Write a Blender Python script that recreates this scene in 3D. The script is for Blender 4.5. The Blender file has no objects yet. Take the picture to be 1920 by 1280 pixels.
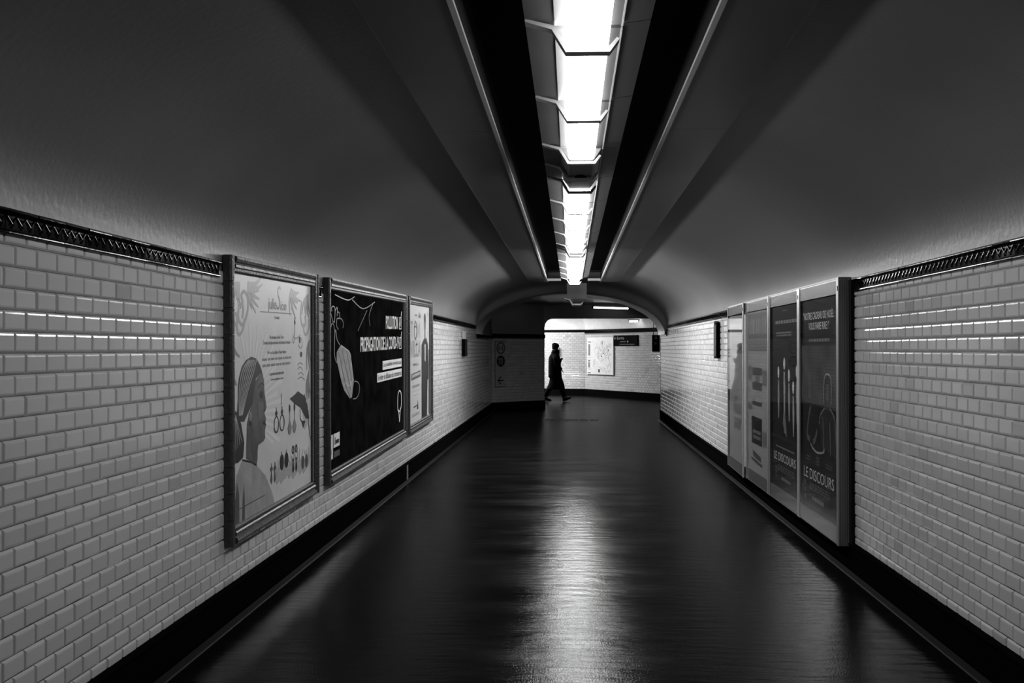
import bpy, bmesh, math, random
from mathutils import Matrix, Vector

# ------------------------------------------------------------------ camera, world, exposure
sc = bpy.context.scene
COL = sc.collection
cam_d = bpy.data.cameras.new('camera')
cam_d.sensor_width = 36.0
cam_d.lens = 37.40
cam_d.clip_start = 0.05
cam_d.clip_end = 200
cam = bpy.data.objects.new('camera', cam_d)
COL.objects.link(cam)
cam.location = (0, 0, 1.57)
cam.rotation_euler = (math.radians(90.387), 0, math.radians(3.162))
sc.camera = cam
world = bpy.data.worlds.new('world')
sc.world = world
world.use_nodes = True
world.node_tree.nodes['Background'].inputs[0].default_value = (0, 0, 0, 1)
world.node_tree.nodes['Background'].inputs[1].default_value = 0.0
sc.view_settings.view_transform = 'Standard'
sc.view_settings.look = 'None'
sc.view_settings.exposure = 0.0
sc.view_settings.gamma = 1.0
sc.view_settings.use_curve_mapping = False
sc.cycles.use_denoising = True
sc.cycles.sample_clamp_indirect = 6.0
sc.cycles.max_bounces = 8
LAMP = 36.0          # radiance of the corridor diffusers
LAMP_CROSS = 800.0    # radiance of the tubes in the crossing passage
random.seed(7)

# ------------------------------------------------------------------ materials
def mat(name, col, rough=0.5, spec=0.5, metal=0.0, bump=0.0, bscale=60, var=0.0, vscale=6, rvar=0.0, coat=0.0):
    m = bpy.data.materials.new(name); m.use_nodes = True
    nt = m.node_tree; b = nt.nodes['Principled BSDF']
    c = (col, col, col, 1) if isinstance(col, (int, float)) else (*col, 1)
    b.inputs['Base Color'].default_value = c
    b.inputs['Roughness'].default_value = rough
    b.inputs['Specular IOR Level'].default_value = spec
    b.inputs['Metallic'].default_value = metal
    b.inputs['Coat Weight'].default_value = coat
    tc = nt.nodes.new('ShaderNodeTexCoord')
    if var > 0:
        n = nt.nodes.new('ShaderNodeTexNoise'); n.inputs['Scale'].default_value = vscale
        n.inputs['Detail'].default_value = 5
        r = nt.nodes.new('ShaderNodeMapRange')
        r.inputs['From Min'].default_value = 0.3; r.inputs['From Max'].default_value = 0.7
        r.inputs['To Min'].default_value = max(0, c[0]*(1-var)); r.inputs['To Max'].default_value = c[0]*(1+var)
        nt.links.new(tc.outputs['Object'], n.inputs['Vector'])
        nt.links.new(n.outputs['Fac'], r.inputs['Value'])
        nt.links.new(r.outputs['Result'], b.inputs['Base Color'])
    if rvar > 0:
        n = nt.nodes.new('ShaderNodeTexNoise'); n.inputs['Scale'].default_value = vscale*0.7
        r = nt.nodes.new('ShaderNodeMapRange')
        r.inputs['From Min'].default_value = 0.3; r.inputs['From Max'].default_value = 0.7
        r.inputs['To Min'].default_value = max(0.02, rough-rvar); r.inputs['To Max'].default_value = rough+rvar
        nt.links.new(tc.outputs['Object'], n.inputs['Vector'])
        nt.links.new(n.outputs['Fac'], r.inputs['Value'])
        nt.links.new(r.outputs['Result'], b.inputs['Roughness'])
    if bump > 0:
        n = nt.nodes.new('ShaderNodeTexNoise'); n.inputs['Scale'].default_value = bscale
        n.inputs['Detail'].default_value = 4
        bp = nt.nodes.new('ShaderNodeBump'); bp.inputs['Strength'].default_value = bump
        bp.inputs['Distance'].default_value = 0.01
        nt.links.new(tc.outputs['Object'], n.inputs['Vector'])
        nt.links.new(n.outputs['Fac'], bp.inputs['Height'])
        nt.links.new(bp.outputs['Normal'], b.inputs['Normal'])
    return m

def emit(name, s):
    m = bpy.data.materials.new(name); m.use_nodes = True
    nt = m.node_tree; nt.nodes.clear()
    o = nt.nodes.new('ShaderNodeOutputMaterial'); e = nt.nodes.new('ShaderNodeEmission')
    e.inputs['Strength'].default_value = s
    nt.links.new(e.outputs[0], o.inputs[0])
    return m

def tile_material(name, col, rough):
    m = mat(name, col, rough, 0.5, bump=0.04, bscale=18)
    nt = m.node_tree; b = nt.nodes['Principled BSDF']
    oi = nt.nodes.new('ShaderNodeObjectInfo'); g = nt.nodes.new('ShaderNodeNewGeometry')
    a = nt.nodes.new('ShaderNodeMath'); a.operation = 'ADD'
    f = nt.nodes.new('ShaderNodeMath'); f.operation = 'FRACT'
    ramp = nt.nodes.new('ShaderNodeValToRGB')
    el = ramp.color_ramp.elements
    el[0].position = 0.0; el[0].color = (col*0.74,)*3 + (1,)
    el[1].position = 1.0; el[1].color = (col*1.05,)*3 + (1,)
    e = el.new(0.04); e.color = (col*0.92,)*3 + (1,)
    nt.links.new(oi.outputs['Random'], a.inputs[0]); nt.links.new(g.outputs['Random Per Island'], a.inputs[1])
    nt.links.new(a.outputs[0], f.inputs[0]); nt.links.new(f.outputs[0], ramp.inputs[0])
    nt.links.new(ramp.outputs[0], b.inputs['Base Color'])
    return m

def floor_material():
    # dull black asphalt with a thin, patchy wet film
    m = bpy.data.materials.new('wet_asphalt'); m.use_nodes = True
    nt = m.node_tree; nt.nodes.clear(); L = nt.links.new
    out = nt.nodes.new('ShaderNodeOutputMaterial'); mx = nt.nodes.new('ShaderNodeMixShader')
    df = nt.nodes.new('ShaderNodeBsdfDiffuse'); df.inputs['Color'].default_value = (0.002, 0.002, 0.002, 1)
    gl = nt.nodes.new('ShaderNodeBsdfGlossy'); gl.inputs['Color'].default_value = (1, 1, 1, 1)
    tc = nt.nodes.new('ShaderNodeTexCoord')
    lw = nt.nodes.new('ShaderNodeLayerWeight'); lw.inputs['Blend'].default_value = 0.5
    pw = nt.nodes.new('ShaderNodeMath'); pw.operation = 'POWER'; pw.inputs[1].default_value = 5.0
    fr = nt.nodes.new('ShaderNodeMath'); fr.operation = 'MULTIPLY_ADD'; fr.inputs[1].default_value = 0.16; fr.inputs[2].default_value = 0.012
    L(lw.outputs['Facing'], pw.inputs[0]); L(pw.outputs[0], fr.inputs[0]); L(fr.outputs[0], mx.inputs[0])
    L(df.outputs[0], mx.inputs[1]); L(gl.outputs[0], mx.inputs[2]); L(mx.outputs[0], out.inputs[0])
    def noise(scale, detail, sx, sy):
        n = nt.nodes.new('ShaderNodeTexNoise'); n.inputs['Scale'].default_value = scale; n.inputs['Detail'].default_value = detail
        mp = nt.nodes.new('ShaderNodeMapping'); mp.inputs['Scale'].default_value = (sx, sy, 1)
        L(tc.outputs['Object'], mp.inputs[0]); L(mp.outputs[0], n.inputs['Vector'])
        return n
    n1 = noise(1.6, 6, 0.7, 1.8)
    r = nt.nodes.new('ShaderNodeMapRange'); r.inputs['From Min'].default_value = 0.3; r.inputs['From Max'].default_value = 0.7
    r.inputs['To Min'].default_value = 0.10; r.inputs['To Max'].default_value = 0.20
    L(n1.outputs['Fac'], r.inputs['Value']); L(r.outputs['Result'], gl.inputs['Roughness'])
    n2 = noise(4.5, 5, 0.8, 3.2); n3 = noise(110, 3, 1, 1)
    b1 = nt.nodes.new('ShaderNodeBump'); b1.inputs['Strength'].default_value = 0.28; b1.inputs['Distance'].default_value = 0.02
    L(n2.outputs['Fac'], b1.inputs['Height'])
    b2 = nt.nodes.new('ShaderNodeBump'); b2.inputs['Strength'].default_value = 0.36; b2.inputs['Distance'].default_value = 0.0035
    L(n3.outputs['Fac'], b2.inputs['Height']); L(b1.outputs['Normal'], b2.inputs['Normal'])
    L(b2.outputs['Normal'], gl.inputs['Normal'])
    return m

def glass_material():
    m = bpy.data.materials.new('clear_glass'); m.use_nodes = True
    nt = m.node_tree; nt.nodes.clear(); L = nt.links.new
    o = nt.nodes.new('ShaderNodeOutputMaterial'); mx = nt.nodes.new('ShaderNodeMixShader')
    lw = nt.nodes.new('ShaderNodeLayerWeight'); lw.inputs['Blend'].default_value = 0.5
    pw = nt.nodes.new('ShaderNodeMath'); pw.operation = 'POWER'; pw.inputs[1].default_value = 5.0
    fr = nt.nodes.new('ShaderNodeMath'); fr.operation = 'MULTIPLY_ADD'; fr.inputs[1].default_value = 0.72; fr.inputs[2].default_value = 0.04
    L(lw.outputs['Facing'], pw.inputs[0]); L(pw.outputs[0], fr.inputs[0])
    t = nt.nodes.new('ShaderNodeBsdfTransparent'); t.inputs[0].default_value = (0.97, 0.97, 0.97, 1)
    g = nt.nodes.new('ShaderNodeBsdfGlossy'); g.inputs['Roughness'].default_value = 0.02
    L(fr.outputs[0], mx.inputs[0]); L(t.outputs[0], mx.inputs[1]); L(g.outputs[0], mx.inputs[2]); L(mx.outputs[0], o.inputs[0])
    return m

M = dict(
    tile=tile_material('bevelled_white_tile', 0.32, 0.13),
    grout=mat('grout', 0.04, 0.8, var=0.3),
    vault=mat('vault_paint', 0.095, 0.38, 0.5, bump=0.15, bscale=30, var=0.10, vscale=1.2),
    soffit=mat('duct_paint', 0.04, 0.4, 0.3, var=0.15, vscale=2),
    lip=mat('duct_lip_metal', 0.25, 0.35, 0.5),
    black=mat('matt_black', 0.004, 0.9, 0.1),
    recess=mat('recess_shade_black', 0.006, 0.95, 0.05),  # shade of the unlit lamp recess, put into the colour
    frieze=mat('black_glazed_tile', 0.0015, 0.09, 0.04, bump=0.03, bscale=80),
    plinth=mat('black_plinth', 0.002, 0.7, 0.0, bump=0.2, bscale=40),
    floor=floor_material(),
    frame=mat('brown_glazed_ceramic', 0.034, 0.34, 0.16, bump=0.4, bscale=70, var=0.25, vscale=30),
    frame_joint=mat('frame_mortar', 0.16, 0.8),
    diffuser=emit('lit_diffuser', LAMP), diffuser_side=emit('lit_diffuser_side', LAMP*0.45),
    diffuser_far=emit('lit_diffuser_far_tubes', LAMP*3.6), diffuser_side_far=emit('lit_diffuser_side_far_tubes', LAMP*3.0),
    diffuser_mid=emit('lit_diffuser_mid_boosted', LAMP*1.55), diffuser_side_mid=emit('lit_diffuser_side_mid_boosted', LAMP*0.85),  # mid-line lamps, emission raised to brighten the farther walls
    tube=emit('lit_tube', LAMP_CROSS),
    tube_dim=emit('lit_tube_weak', 4.0), tube_wall=emit('lit_wall_tube', 22.0),
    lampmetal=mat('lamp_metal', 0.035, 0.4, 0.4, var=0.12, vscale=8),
    ribmetal=mat('rib_metal', 0.16, 0.3, 0.5),
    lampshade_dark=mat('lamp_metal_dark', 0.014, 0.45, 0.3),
    lampdark=mat('lamp_box_metal', 0.10, 0.45, 0.4),
    dulllens=mat('unlit_diffuser', 0.35, 0.15, 0.6),
    alu=mat('brushed_aluminium', 0.17, 0.42, 0.5, metal=0.6, bump=0.05, bscale=150),
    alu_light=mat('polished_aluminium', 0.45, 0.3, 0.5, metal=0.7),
    glass=glass_material(),
    paper=mat('poster_paper', 0.36, 0.45, 0.4, var=0.05),
    paper_dull=mat('dull_poster_paper', 0.25, 0.5, 0.12), face_lit=mat('lit_skin_ink', 0.085, 0.5, 0.12),
    paper_w=mat('white_paper', 0.45, 0.4, 0.4),
    ink=mat('black_ink', 0.012, 0.4, 0.15),
    ink2=mat('dark_grey_ink', 0.05, 0.4, 0.15),
    ink3=mat('grey_ink', 0.13, 0.4, 0.15),
    ink4=mat('pale_grey_ink', 0.24, 0.5, 0.12),
    ink5=mat('light_ink', 0.48, 0.5, 0.12),
    ink_sh=mat('shoulder_ink', 0.20, 0.5, 0.12, var=0.2, vscale=6), ink_hair=mat('hair_ink', 0.022, 0.5, 0.12), ink_ray=mat('ray_ink', 0.45, 0.5, 0.12),
    dkposter=mat('black_poster_paper', 0.004, 0.8, 0.0, var=0.5, vscale=5),
    film=mat('film_poster_paper', 0.010, 0.6, 0.04, var=0.4, vscale=4),
    film2=mat('film_poster_grey', 0.045, 0.6, 0.04, var=0.5, vscale=5),
    fabric=mat('mask_fabric', 0.15, 0.8, 0.2, var=0.3, vscale=12),
    skin_print=mat('printed_skin', 0.06, 0.5, 0.12, var=0.3, vscale=7),
    sign_black=mat('black_enamel', 0.001, 0.5, 0.01),
    sign_white=mat('white_enamel', 0.26, 0.25, 0.5),
    coat=mat('black_wool', 0.0025, 0.9, 0.02),
    skin=mat('skin', 0.05, 0.6, 0.3),
    steel=mat('dark_steel', 0.02, 0.5, 0.5, metal=0.3),
)

# ------------------------------------------------------------------ helpers
class MB:
    def __init__(s): s.v = []; s.f = []; s.smooth = False
    def add(s, vs, fs):
        o = len(s.v); s.v += [tuple(v) for v in vs]; s.f += [tuple(i+o for i in f) for f in fs]; return s
    def box(s, x0, x1, y0, y1, z0, z1):
        return s.add([(x0,y0,z0),(x1,y0,z0),(x1,y1,z0),(x0,y1,z0),(x0,y0,z1),(x1,y0,z1),(x1,y1,z1),(x0,y1,z1)],
              [(0,3,2,1),(4,5,6,7),(0,1,5,4),(1,2,6,5),(2,3,7,6),(3,0,4,7)])
    def prism(s, pts, d0, d1, axis='y'):
        # pts: 2-D outline, counter-clockwise, extruded from d0 to d1
        def P(a, b, d): return {'y': (a, d, b), 'x': (d, a, b), 'z': (a, b, d)}[axis]
        n = len(pts)
        vs = [P(a, b, d0) for a, b in pts] + [P(a, b, d1) for a, b in pts]
        fs = [tuple(range(n)), tuple(range(2*n-1, n-1, -1))] + [(i, n+i, n+(i+1) % n, (i+1) % n) for i in range(n)]
        return s.add(vs, fs)
    def strip(s, prof, d0, d1, axis='y'):
        # open profile swept straight (no caps)
        def P(a, b, d): return {'y': (a, d, b), 'x': (d, a, b), 'z': (a, b, d)}[axis]
        n = len(prof)
        return s.add([P(a,b,d0) for a,b in prof]+[P(a,b,d1) for a,b in prof], [(i,i+1,n+i+1,n+i) for i in range(n-1)])
    def loft(s, rings, cap=True, closed=True):
        n = len(rings[0]); vs = [p for r in rings for p in r]; fs = []
        for j in range(len(rings)-1):
            for i in range(n if closed else n-1):
                k = (i+1) % n
                fs.append((j*n+i, j*n+k, (j+1)*n+k, (j+1)*n+i))
        if cap:
            fs.append(tuple(range(n-1, -1, -1))); o = (len(rings)-1)*n; fs.append(tuple(range(o, o+n)))
        return s.add(vs, fs)
    def tube(s, path, radii, n=8):
        rings = []
        for i, p in enumerate(path):
            p = Vector(p); a = Vector(path[max(0, i-1)]); b = Vector(path[min(len(path)-1, i+1)])
            d = (b-a).normalized(); u = d.cross(Vector((0, 0, 1)))
            if u.length < 1e-3: u = d.cross(Vector((0, 1, 0)))
            u.normalize(); w = d.cross(u); r = radii[i] if isinstance(radii, (list, tuple)) else radii
            rings.append([tuple(p + (u*math.cos(t)+w*math.sin(t))*r) for t in [2*math.pi*k/n for k in range(n)]])
        return s.loft(rings)
    def mesh(s, name, m, fix=True):
        me = bpy.data.meshes.new(name); me.from_pydata(s.v, [], s.f)
        if fix:
            bm = bmesh.new(); bm.from_mesh(me); bmesh.ops.recalc_face_normals(bm, faces=bm.faces); bm.to_mesh(me); bm.free()
        if s.smooth:
            for p in me.polygons: p.use_smooth = True
        me.materials.append(M[m] if isinstance(m, str) else m); me.update()
        return me
    def build(s, name, m, parent=None, fix=True):
        return link(name, s.mesh(name, m, fix), parent)

def link(name, data, parent=None):
    o = bpy.data.objects.new(name, data); COL.objects.link(o)
    if parent is not None: o.parent = parent
    return o
def tag(o, label, cat, group=None, kind=None):
    o['label'] = label
    if cat: o['category'] = cat
    if group: o['group'] = group
    if kind: o['kind'] = kind
    return o
def struct(o, label=None):
    o['kind'] = 'structure'
    if label: o['label'] = label
    return o
def empty(name, loc=(0, 0, 0)):
    o = link(name, None); o.location = loc; o.empty_display_size = 0.1
    return o
def frame_empty(name, origin, u, n):
    # local x = reading direction, y = up, z = out of the wall
    v = Vector((0, 0, 1)); u = Vector(u).normalized(); n = Vector(n).normalized(); v = n.cross(u)
    o = empty(name)
    o.matrix_world = Matrix(((u.x, v.x, n.x, origin[0]), (u.y, v.y, n.y, origin[1]), (u.z, v.z, n.z, origin[2]), (0, 0, 0, 1)))
    return o

# flat print, built in the poster's own plane (x right, y up) as thin layers
def ccw(p):
    a = sum(p[i][0]*p[(i+1) % len(p)][1]-p[(i+1) % len(p)][0]*p[i][1] for i in range(len(p)))
    return p if a > 0 else p[::-1]
LAYER = [0]
def lift():
    LAYER[0] = (LAYER[0]+1) % 97
    return LAYER[0]*4e-6
def poly_into(mb, pts, z, t=0.0006):
    mb.prism(ccw(list(pts)), z, z+t+lift(), 'z')
def rect_pts(x0, x1, y0, y1): return [(x0, y0), (x1, y0), (x1, y1), (x0, y1)]
def oval_pts(cx, cy, rx, ry, n=18): return [(cx+rx*math.cos(2*math.pi*k/n), cy+ry*math.sin(2*math.pi*k/n)) for k in range(n)]
def smooth_path(pts, k=4):
    out = []
    for i in range(len(pts)-1):
        p0 = pts[max(0, i-1)]; p1 = pts[i]; p2 = pts[i+1]; p3 = pts[min(len(pts)-1, i+2)]
        for j in range(k):
            t = j/k
            out.append(tuple(0.5*(2*p1[a]+(p2[a]-p0[a])*t+(2*p0[a]-5*p1[a]+4*p2[a]-p3[a])*t*t+(-p0[a]+3*p1[a]-3*p2[a]+p3[a])*t**3) for a in (0, 1)))
    out.append(tuple(pts[-1])); return out
def stroke_into(mb, pts, w, z, t=0.0006, sm=True, asp=1.0, taper=False):
    if sm and len(pts) > 2: pts = smooth_path(pts)
    L = []; R = []; n = len(pts)
    for i, p in enumerate(pts):
        a = pts[max(0, i-1)]; b = pts[min(n-1, i+1)]
        dx, dy = b[0]-a[0], b[1]-a[1]; l = math.hypot(dx, dy) or 1
        ww = w*(1-0.7*abs(2*i/(n-1)-1)) if taper else w
        L.append((p[0]-dy/l*ww/2*asp, p[1]+dx/l*ww/2)); R.append((p[0]+dy/l*ww/2*asp, p[1]-dx/l*ww/2))
    t += lift()
    vs = [(p[0], p[1], z+h) for h in (0, t) for p in L+R]      # one continuous ribbon
    m2 = 2*n; fs = []
    for i in range(n-1):
        fs += [(m2+n+i, m2+n+i+1, m2+i+1, m2+i), (i, i+1, m2+i+1, m2+i), (n+i+1, n+i, m2+n+i, m2+n+i+1)]
    fs += [(0, m2, m2+n, n), (n-1, 2*n-1, m2+2*n-1, m2+n-1)]
    mb.add(vs, fs)
def decal(name, m, parent, polys=(), strokes=(), z=0.001, w=0.01, sm=True, asp=1.0, taper=False, smp=False, join=False):
    mb = MB(); o = None
    jobs = [(0, p) for p in polys]+[(1, p) for p in strokes]
    for k, p in jobs:
        if not join: mb = MB()
        if k == 0: poly_into(mb, smooth_path(list(p)+[p[0]], 3)[:-1] if smp else p, z)
        else: stroke_into(mb, p, w, z, sm=sm, asp=asp, taper=taper)
        if not join: o = mb.build(name, m, parent)
    if join: o = mb.build(name, m, parent)
    return o
def glyph_mesh(s_, bold, shear):
    c = bpy.data.curves.new('lettering', 'FONT'); c.body = s_; c.size = 1.0; c.offset = bold; c.shear = shear
    c.resolution_u = 3
    tmp = bpy.data.objects.new('lettering', c)
    me = bpy.data.meshes.new_from_object(tmp)
    bpy.data.objects.remove(tmp); bpy.data.curves.remove(c)
    return me
def extent(me):
    xs = [v.co.x for v in me.vertices]; ys = [v.co.y for v in me.vertices]
    return min(xs), max(xs), min(ys), max(ys)
def text(name, s_, m, parent, x0, x1, y0, y1, z=0.001, bold=0.0, shear=0.0, words=True):
    full = glyph_mesh(s_, bold, shear); ax, bx, ay, by = extent(full)
    parts = []
    if words and ' ' in s_:
        bpy.data.meshes.remove(full); done = ''
        for w in s_.split(' '):
            done = (done+' '+w).strip(); pm = glyph_mesh(done, bold, shear); e = extent(pm)[1]; bpy.data.meshes.remove(pm)
            wm_ = glyph_mesh(w, bold, shear); parts.append((wm_, e-extent(wm_)[1]))
    else: parts = [(full, 0.0)]
    lf = lift()
    for me, dx in parts:
        for v in me.vertices:
            u = (v.co.x+dx-ax)/(bx-ax); w = (v.co.y-ay)/(by-ay)
            v.co = (x0+(x1-x0)*u, y0+(y1-y0)*w, z+0.0008+lf)
        me.materials.clear(); me.materials.append(M[m]); me.name = name
        o = link(name, me, parent)
    return o
def scribble(name, m, parent, x0, x1, y0, y1, z=0.001, lines=1, slope=0.0, rnd=None):
    # small print too fine to read in the photograph: rows of little word bars
    rnd = rnd or random; mb = MB(); h = (y1-y0)/lines
    for i in range(lines):
        lf = lift(); y = y1-(i+1)*h; x = x0+rnd.random()*0.06*(x1-x0)
        while x < x1:
            w = min((x1-x0)*rnd.uniform(0.05, 0.16), x1-x)
            s_ = slope*(x-x0)
            mb.prism([(x, y+h*0.15+s_), (x+w, y+h*0.15+s_), (x+w, y+h*0.8+s_), (x, y+h*0.8+s_)], z, z+0.0006+lf, 'z')
            x += w+(x1-x0)*0.025
    o = mb.build(name, m, parent); o['kind'] = 'stuff'
    return o

# ------------------------------------------------------------------ dimensions (metres; y runs down the corridor)
WL, WR = 1.973, 1.988
Z_PL, Z_B0, Z_B1 = 0.21, 1.968, 2.059
Y_BACK, Y_ARCH = -6.0, 22.2
Y_MEND, Y_REND = 26.75, 23.7
A_V = 1.985; XC = 0.007
VB = 0.92
LX = 0.064                      # lamp line
S_Z = 2.80                      # underside of the ducts

# ------------------------------------------------------------------ structure
fl = MB().box(-9, 9, Y_BACK, 39, -0.2, 0).build('floor', 'floor'); struct(fl, 'wet black asphalt corridor floor')
# vault, cove at the end wall, low arch
def ring(y, s_):
    a = A_V*(1-s_)+1.955*s_; sp = 2.055*(1-s_)+1.87*s_; b = VB*(1-s_)+0.845*s_
    xc = XC*(1-s_)-0.02*s_
    return [(xc-a*math.cos(t), y, sp+b*math.sin(t)) for t in [math.pi*k/48 for k in range(49)]]
rings = [ring(y, 0) for y in (Y_BACK, -2, 2, 6, 10, 14, 18, 21.62)]
for k in range(1, 7):
    th = math.pi/2*k/6
    rings.append(ring(21.62+0.42*math.sin(th), 0.45*(1-math.cos(th))))
rings += [ring(22.08, 0.70), ring(22.10, 0.88), ring(22.13, 0.96), ring(22.2, 1.0), ring(22.5, 1.0), ring(23.7, 1.0)]
mb = MB(); mb.smooth = True; mb.loft(rings, cap=False, closed=False)
ceil = mb.build('ceiling', 'vault', fix=False); struct(ceil, 'painted barrel vault over the corridor')
# hall ceiling beyond the arch and lintel
MB().box(-2.3, 3.9, 23.7, 28.4, 2.73, 2.95).build('hall_ceiling', 'vault', ceil)
# end face closing the gap between vault band and low vault (spandrel behind the arch)
sp = [(-2.3, 2.3), (-2.3, 3.1), (2.4, 3.1), (2.4, 2.3)]
arc = [(-0.02+1.955*math.cos(t), 1.87+0.845*math.sin(t)) for t in [math.pi*k/24 for k in range(25)]]
mb = MB()
pts = [(2.4, 1.87)]+arc+[(-2.4, 1.87), (-2.4, 3.1), (2.4, 3.1)]
n_ = len(pts)
for i in range(len(arc)-1):
    a, b = arc[i], arc[i+1]
    mb.add([(a[0], 23.7, a[1]), (b[0], 23.7, b[1]), (b[0], 23.7, 3.1), (a[0], 23.7, 3.1)], [(0, 1, 2, 3)])
mb.build('spandrel', 'vault', ceil)
# recess above the lamps: black panel stands in for its shade
struct(MB().box(-0.46, 0.57, Y_BACK, 19.0, 2.93, 2.95).build('trim_5', 'recess'), 'black panel painting the shade in the recess above the lamp line')

def tile_mesh(name, L=0.1498, H=0.0740):
    # pillow tile: steep rim, then a wide shallow bevel round a flat face
    x, z = L/2, H/2
    v = []
    for d, t in ((0, 0), (0, 0.0010), (0.0068, 0.0086), (0.0125, 0.0099)):
        v += [(t, -x+d, -z+d), (t, x-d, -z+d), (t, x-d, z-d), (t, -x+d, z-d)]
    f = [(12, 13, 14, 15)]
    for k in range(3):
        for i in range(4):
            j = (i+1) % 4
            f.append((4*k+i, 4*k+j, 4*k+4+j, 4*k+4+i))
    return v, f
TV, TF = tile_mesh('tile')
tile_me = MB().add(TV, TF).mesh('tile', 'tile')
ROW0, ROWP, COLP = 0.1765, 0.0765, 0.1525
NP = 1994.7
def screen(X, Y, Z):
    yw = math.radians(3.162); pt = math.radians(0.387); Z = Z-1.57
    x = math.cos(yw)*X+math.sin(yw)*Y; y = -math.sin(yw)*X+math.cos(yw)*Y
    yy = math.cos(pt)*y+math.sin(pt)*Z; z = -math.sin(pt)*y+math.cos(pt)*Z
    return (960+NP*x/yy, 640-NP*z/yy) if yy > 0.1 else (-9e9, -9e9)

def tile_wall(parent, side, y_start, y_end, phase, skip):
    # side -1: left wall (faces +x), +1: right wall (faces -x)
    spots = []
    for r in range(25):
        zc = ROW0+ROWP*(r+0.5)
        off = 0 if (r % 2) else COLP/2
        k0 = int(math.floor((y_start-phase)/COLP))
        k1 = int(math.ceil((y_end-phase)/COLP))
        for k in range(k0, k1):
            yc = phase+(k+0.5)*COLP+off
            if yc+0.08 > y_end or yc < y_start: continue
            top = Z_B0+0.01 if yc < Y_ARCH-0.05 else 1.80
            if zc-0.037 > top: continue
            if skip(yc, zc): continue
            spots.append((yc, zc))
    X = -WL-0.004 if side < 0 else WR+0.004
    def vis(p):
        a = screen(X, p[0], p[1]); return -20 < a[0] < 1940 and -20 < a[1] < 1300
    inview = [p for p in spots if vis(p)]
    inview.sort(key=lambda p: p[0]**2+(X*X)+(p[1]-1.57)**2)
    near = set(inview[:300])
    rest = MB(); rnd = random.Random(11+side)
    for p in spots:
        rx, rz = rnd.gauss(0, 0.004), rnd.gauss(0, 0.004); dx = rnd.gauss(0, 0.0006)
        M4 = Matrix.Translation((X, p[0], p[1])) @ Matrix.Rotation(rz+(math.pi if side > 0 else 0), 4, 'Z') @ Matrix.Rotation(rx, 4, 'Y') @ Matrix.Translation((dx, 0, 0))
        if p in near:
            o = link('tile', tile_me, parent); o.matrix_world = M4
        else:
            rest.add([M4 @ Vector(v) for v in TV], TF)
    o = rest.build('tile_field', 'tile', parent, fix=False); o['kind'] = 'stuff'

# poster frames on the left wall: y0, y1, bottom z at y0; they rise slightly along the wall
SL = 0.0147
FR = [(5.95, 8.05), (8.40, 12.46), (12.62, 14.78)]
def fz(y): return 0.44+SL*(y-5.95)
FH = 1.665
def skip_left(y, z):
    for a, b in FR:
        if a+0.12 < y < b-0.12 and fz(y)+0.09 < z < fz(y)+FH-0.09: return True
    return False
def skip_right(y, z): return 7.75 < y < 12.85 and 0.25 < z < 2.0

wl = MB().box(-WL-0.4, -WL-0.004, Y_BACK, 28.4, 0, 2.06).box(-WL-0.4, -WL-0.02, Y_ARCH+0.3, 28.4, 2.06, 2.8).build('wall_left', 'grout'); struct(wl, 'white bevelled-tile corridor wall on the left')
wr = MB().box(WR+0.004, WR+0.4, Y_BACK, Y_REND, 0, 2.06).build('wall_right', 'grout'); struct(wr, 'white bevelled-tile corridor wall on the right')
tile_wall(wl, -1, 0.8, Y_MEND, 3.595, skip_left)
tile_wall(wr, 1, 0.8, Y_REND, 6.888, skip_right)
MB().add([(WR-0.005, Y_REND, 0), (WR+0.4, Y_REND, 0), (WR+0.4, Y_REND, 2.06), (WR-0.005, Y_REND, 2.06)], [(0, 1, 2, 3)]).build('wall_end', 'vault', wr)
struct(MB().box(-2.4, 2.4, Y_BACK-0.2, Y_BACK, 0, 3.1).build('wall_back', 'vault'), 'plain wall closing the corridor behind the viewer')

# plinths
def plinth(name, side, y0, y1, label):
    p = [(0, 0), (0.016, 0), (0.016, 0.012), (0.024, 0.02), (0.024, 0.178), (0.030, 0.184), (0.033, 0.194), (0.028, 0.206), (0.016, 0.212), (0, 0.212)]
    X = -WL if side < 0 else WR
    q = [(X-side*a, b) for a, b in p]
    mb = MB().prism(q, y0, y1)
    o = mb.build(name, 'plinth'); struct(o, label)
    # thin sealed seam at the foot
    foot = [(X-side*0.02, 0.0), (X-side*0.075, 0.0), (X-side*0.07, 0.006), (X-side*0.03, 0.014)]
    MB().prism(foot, y0, y1).build('floor_seam', M['seam'], o)
    return o
M['seam'] = mat('rubber_seam', 0.005, 0.6, 0.03)
bl = plinth('baseboard_left', -1, Y_BACK, Y_MEND, 'black plinth at the foot of the left wall')
br = plinth('baseboard_right', 1, Y_BACK, Y_REND, 'black plinth at the foot of the right wall')
MB().box(-WL+0.02, -WL+0.032, 12.55, 12.64, 0.012, 0.185).build('joint_cover', M['grout'], bl)

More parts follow.
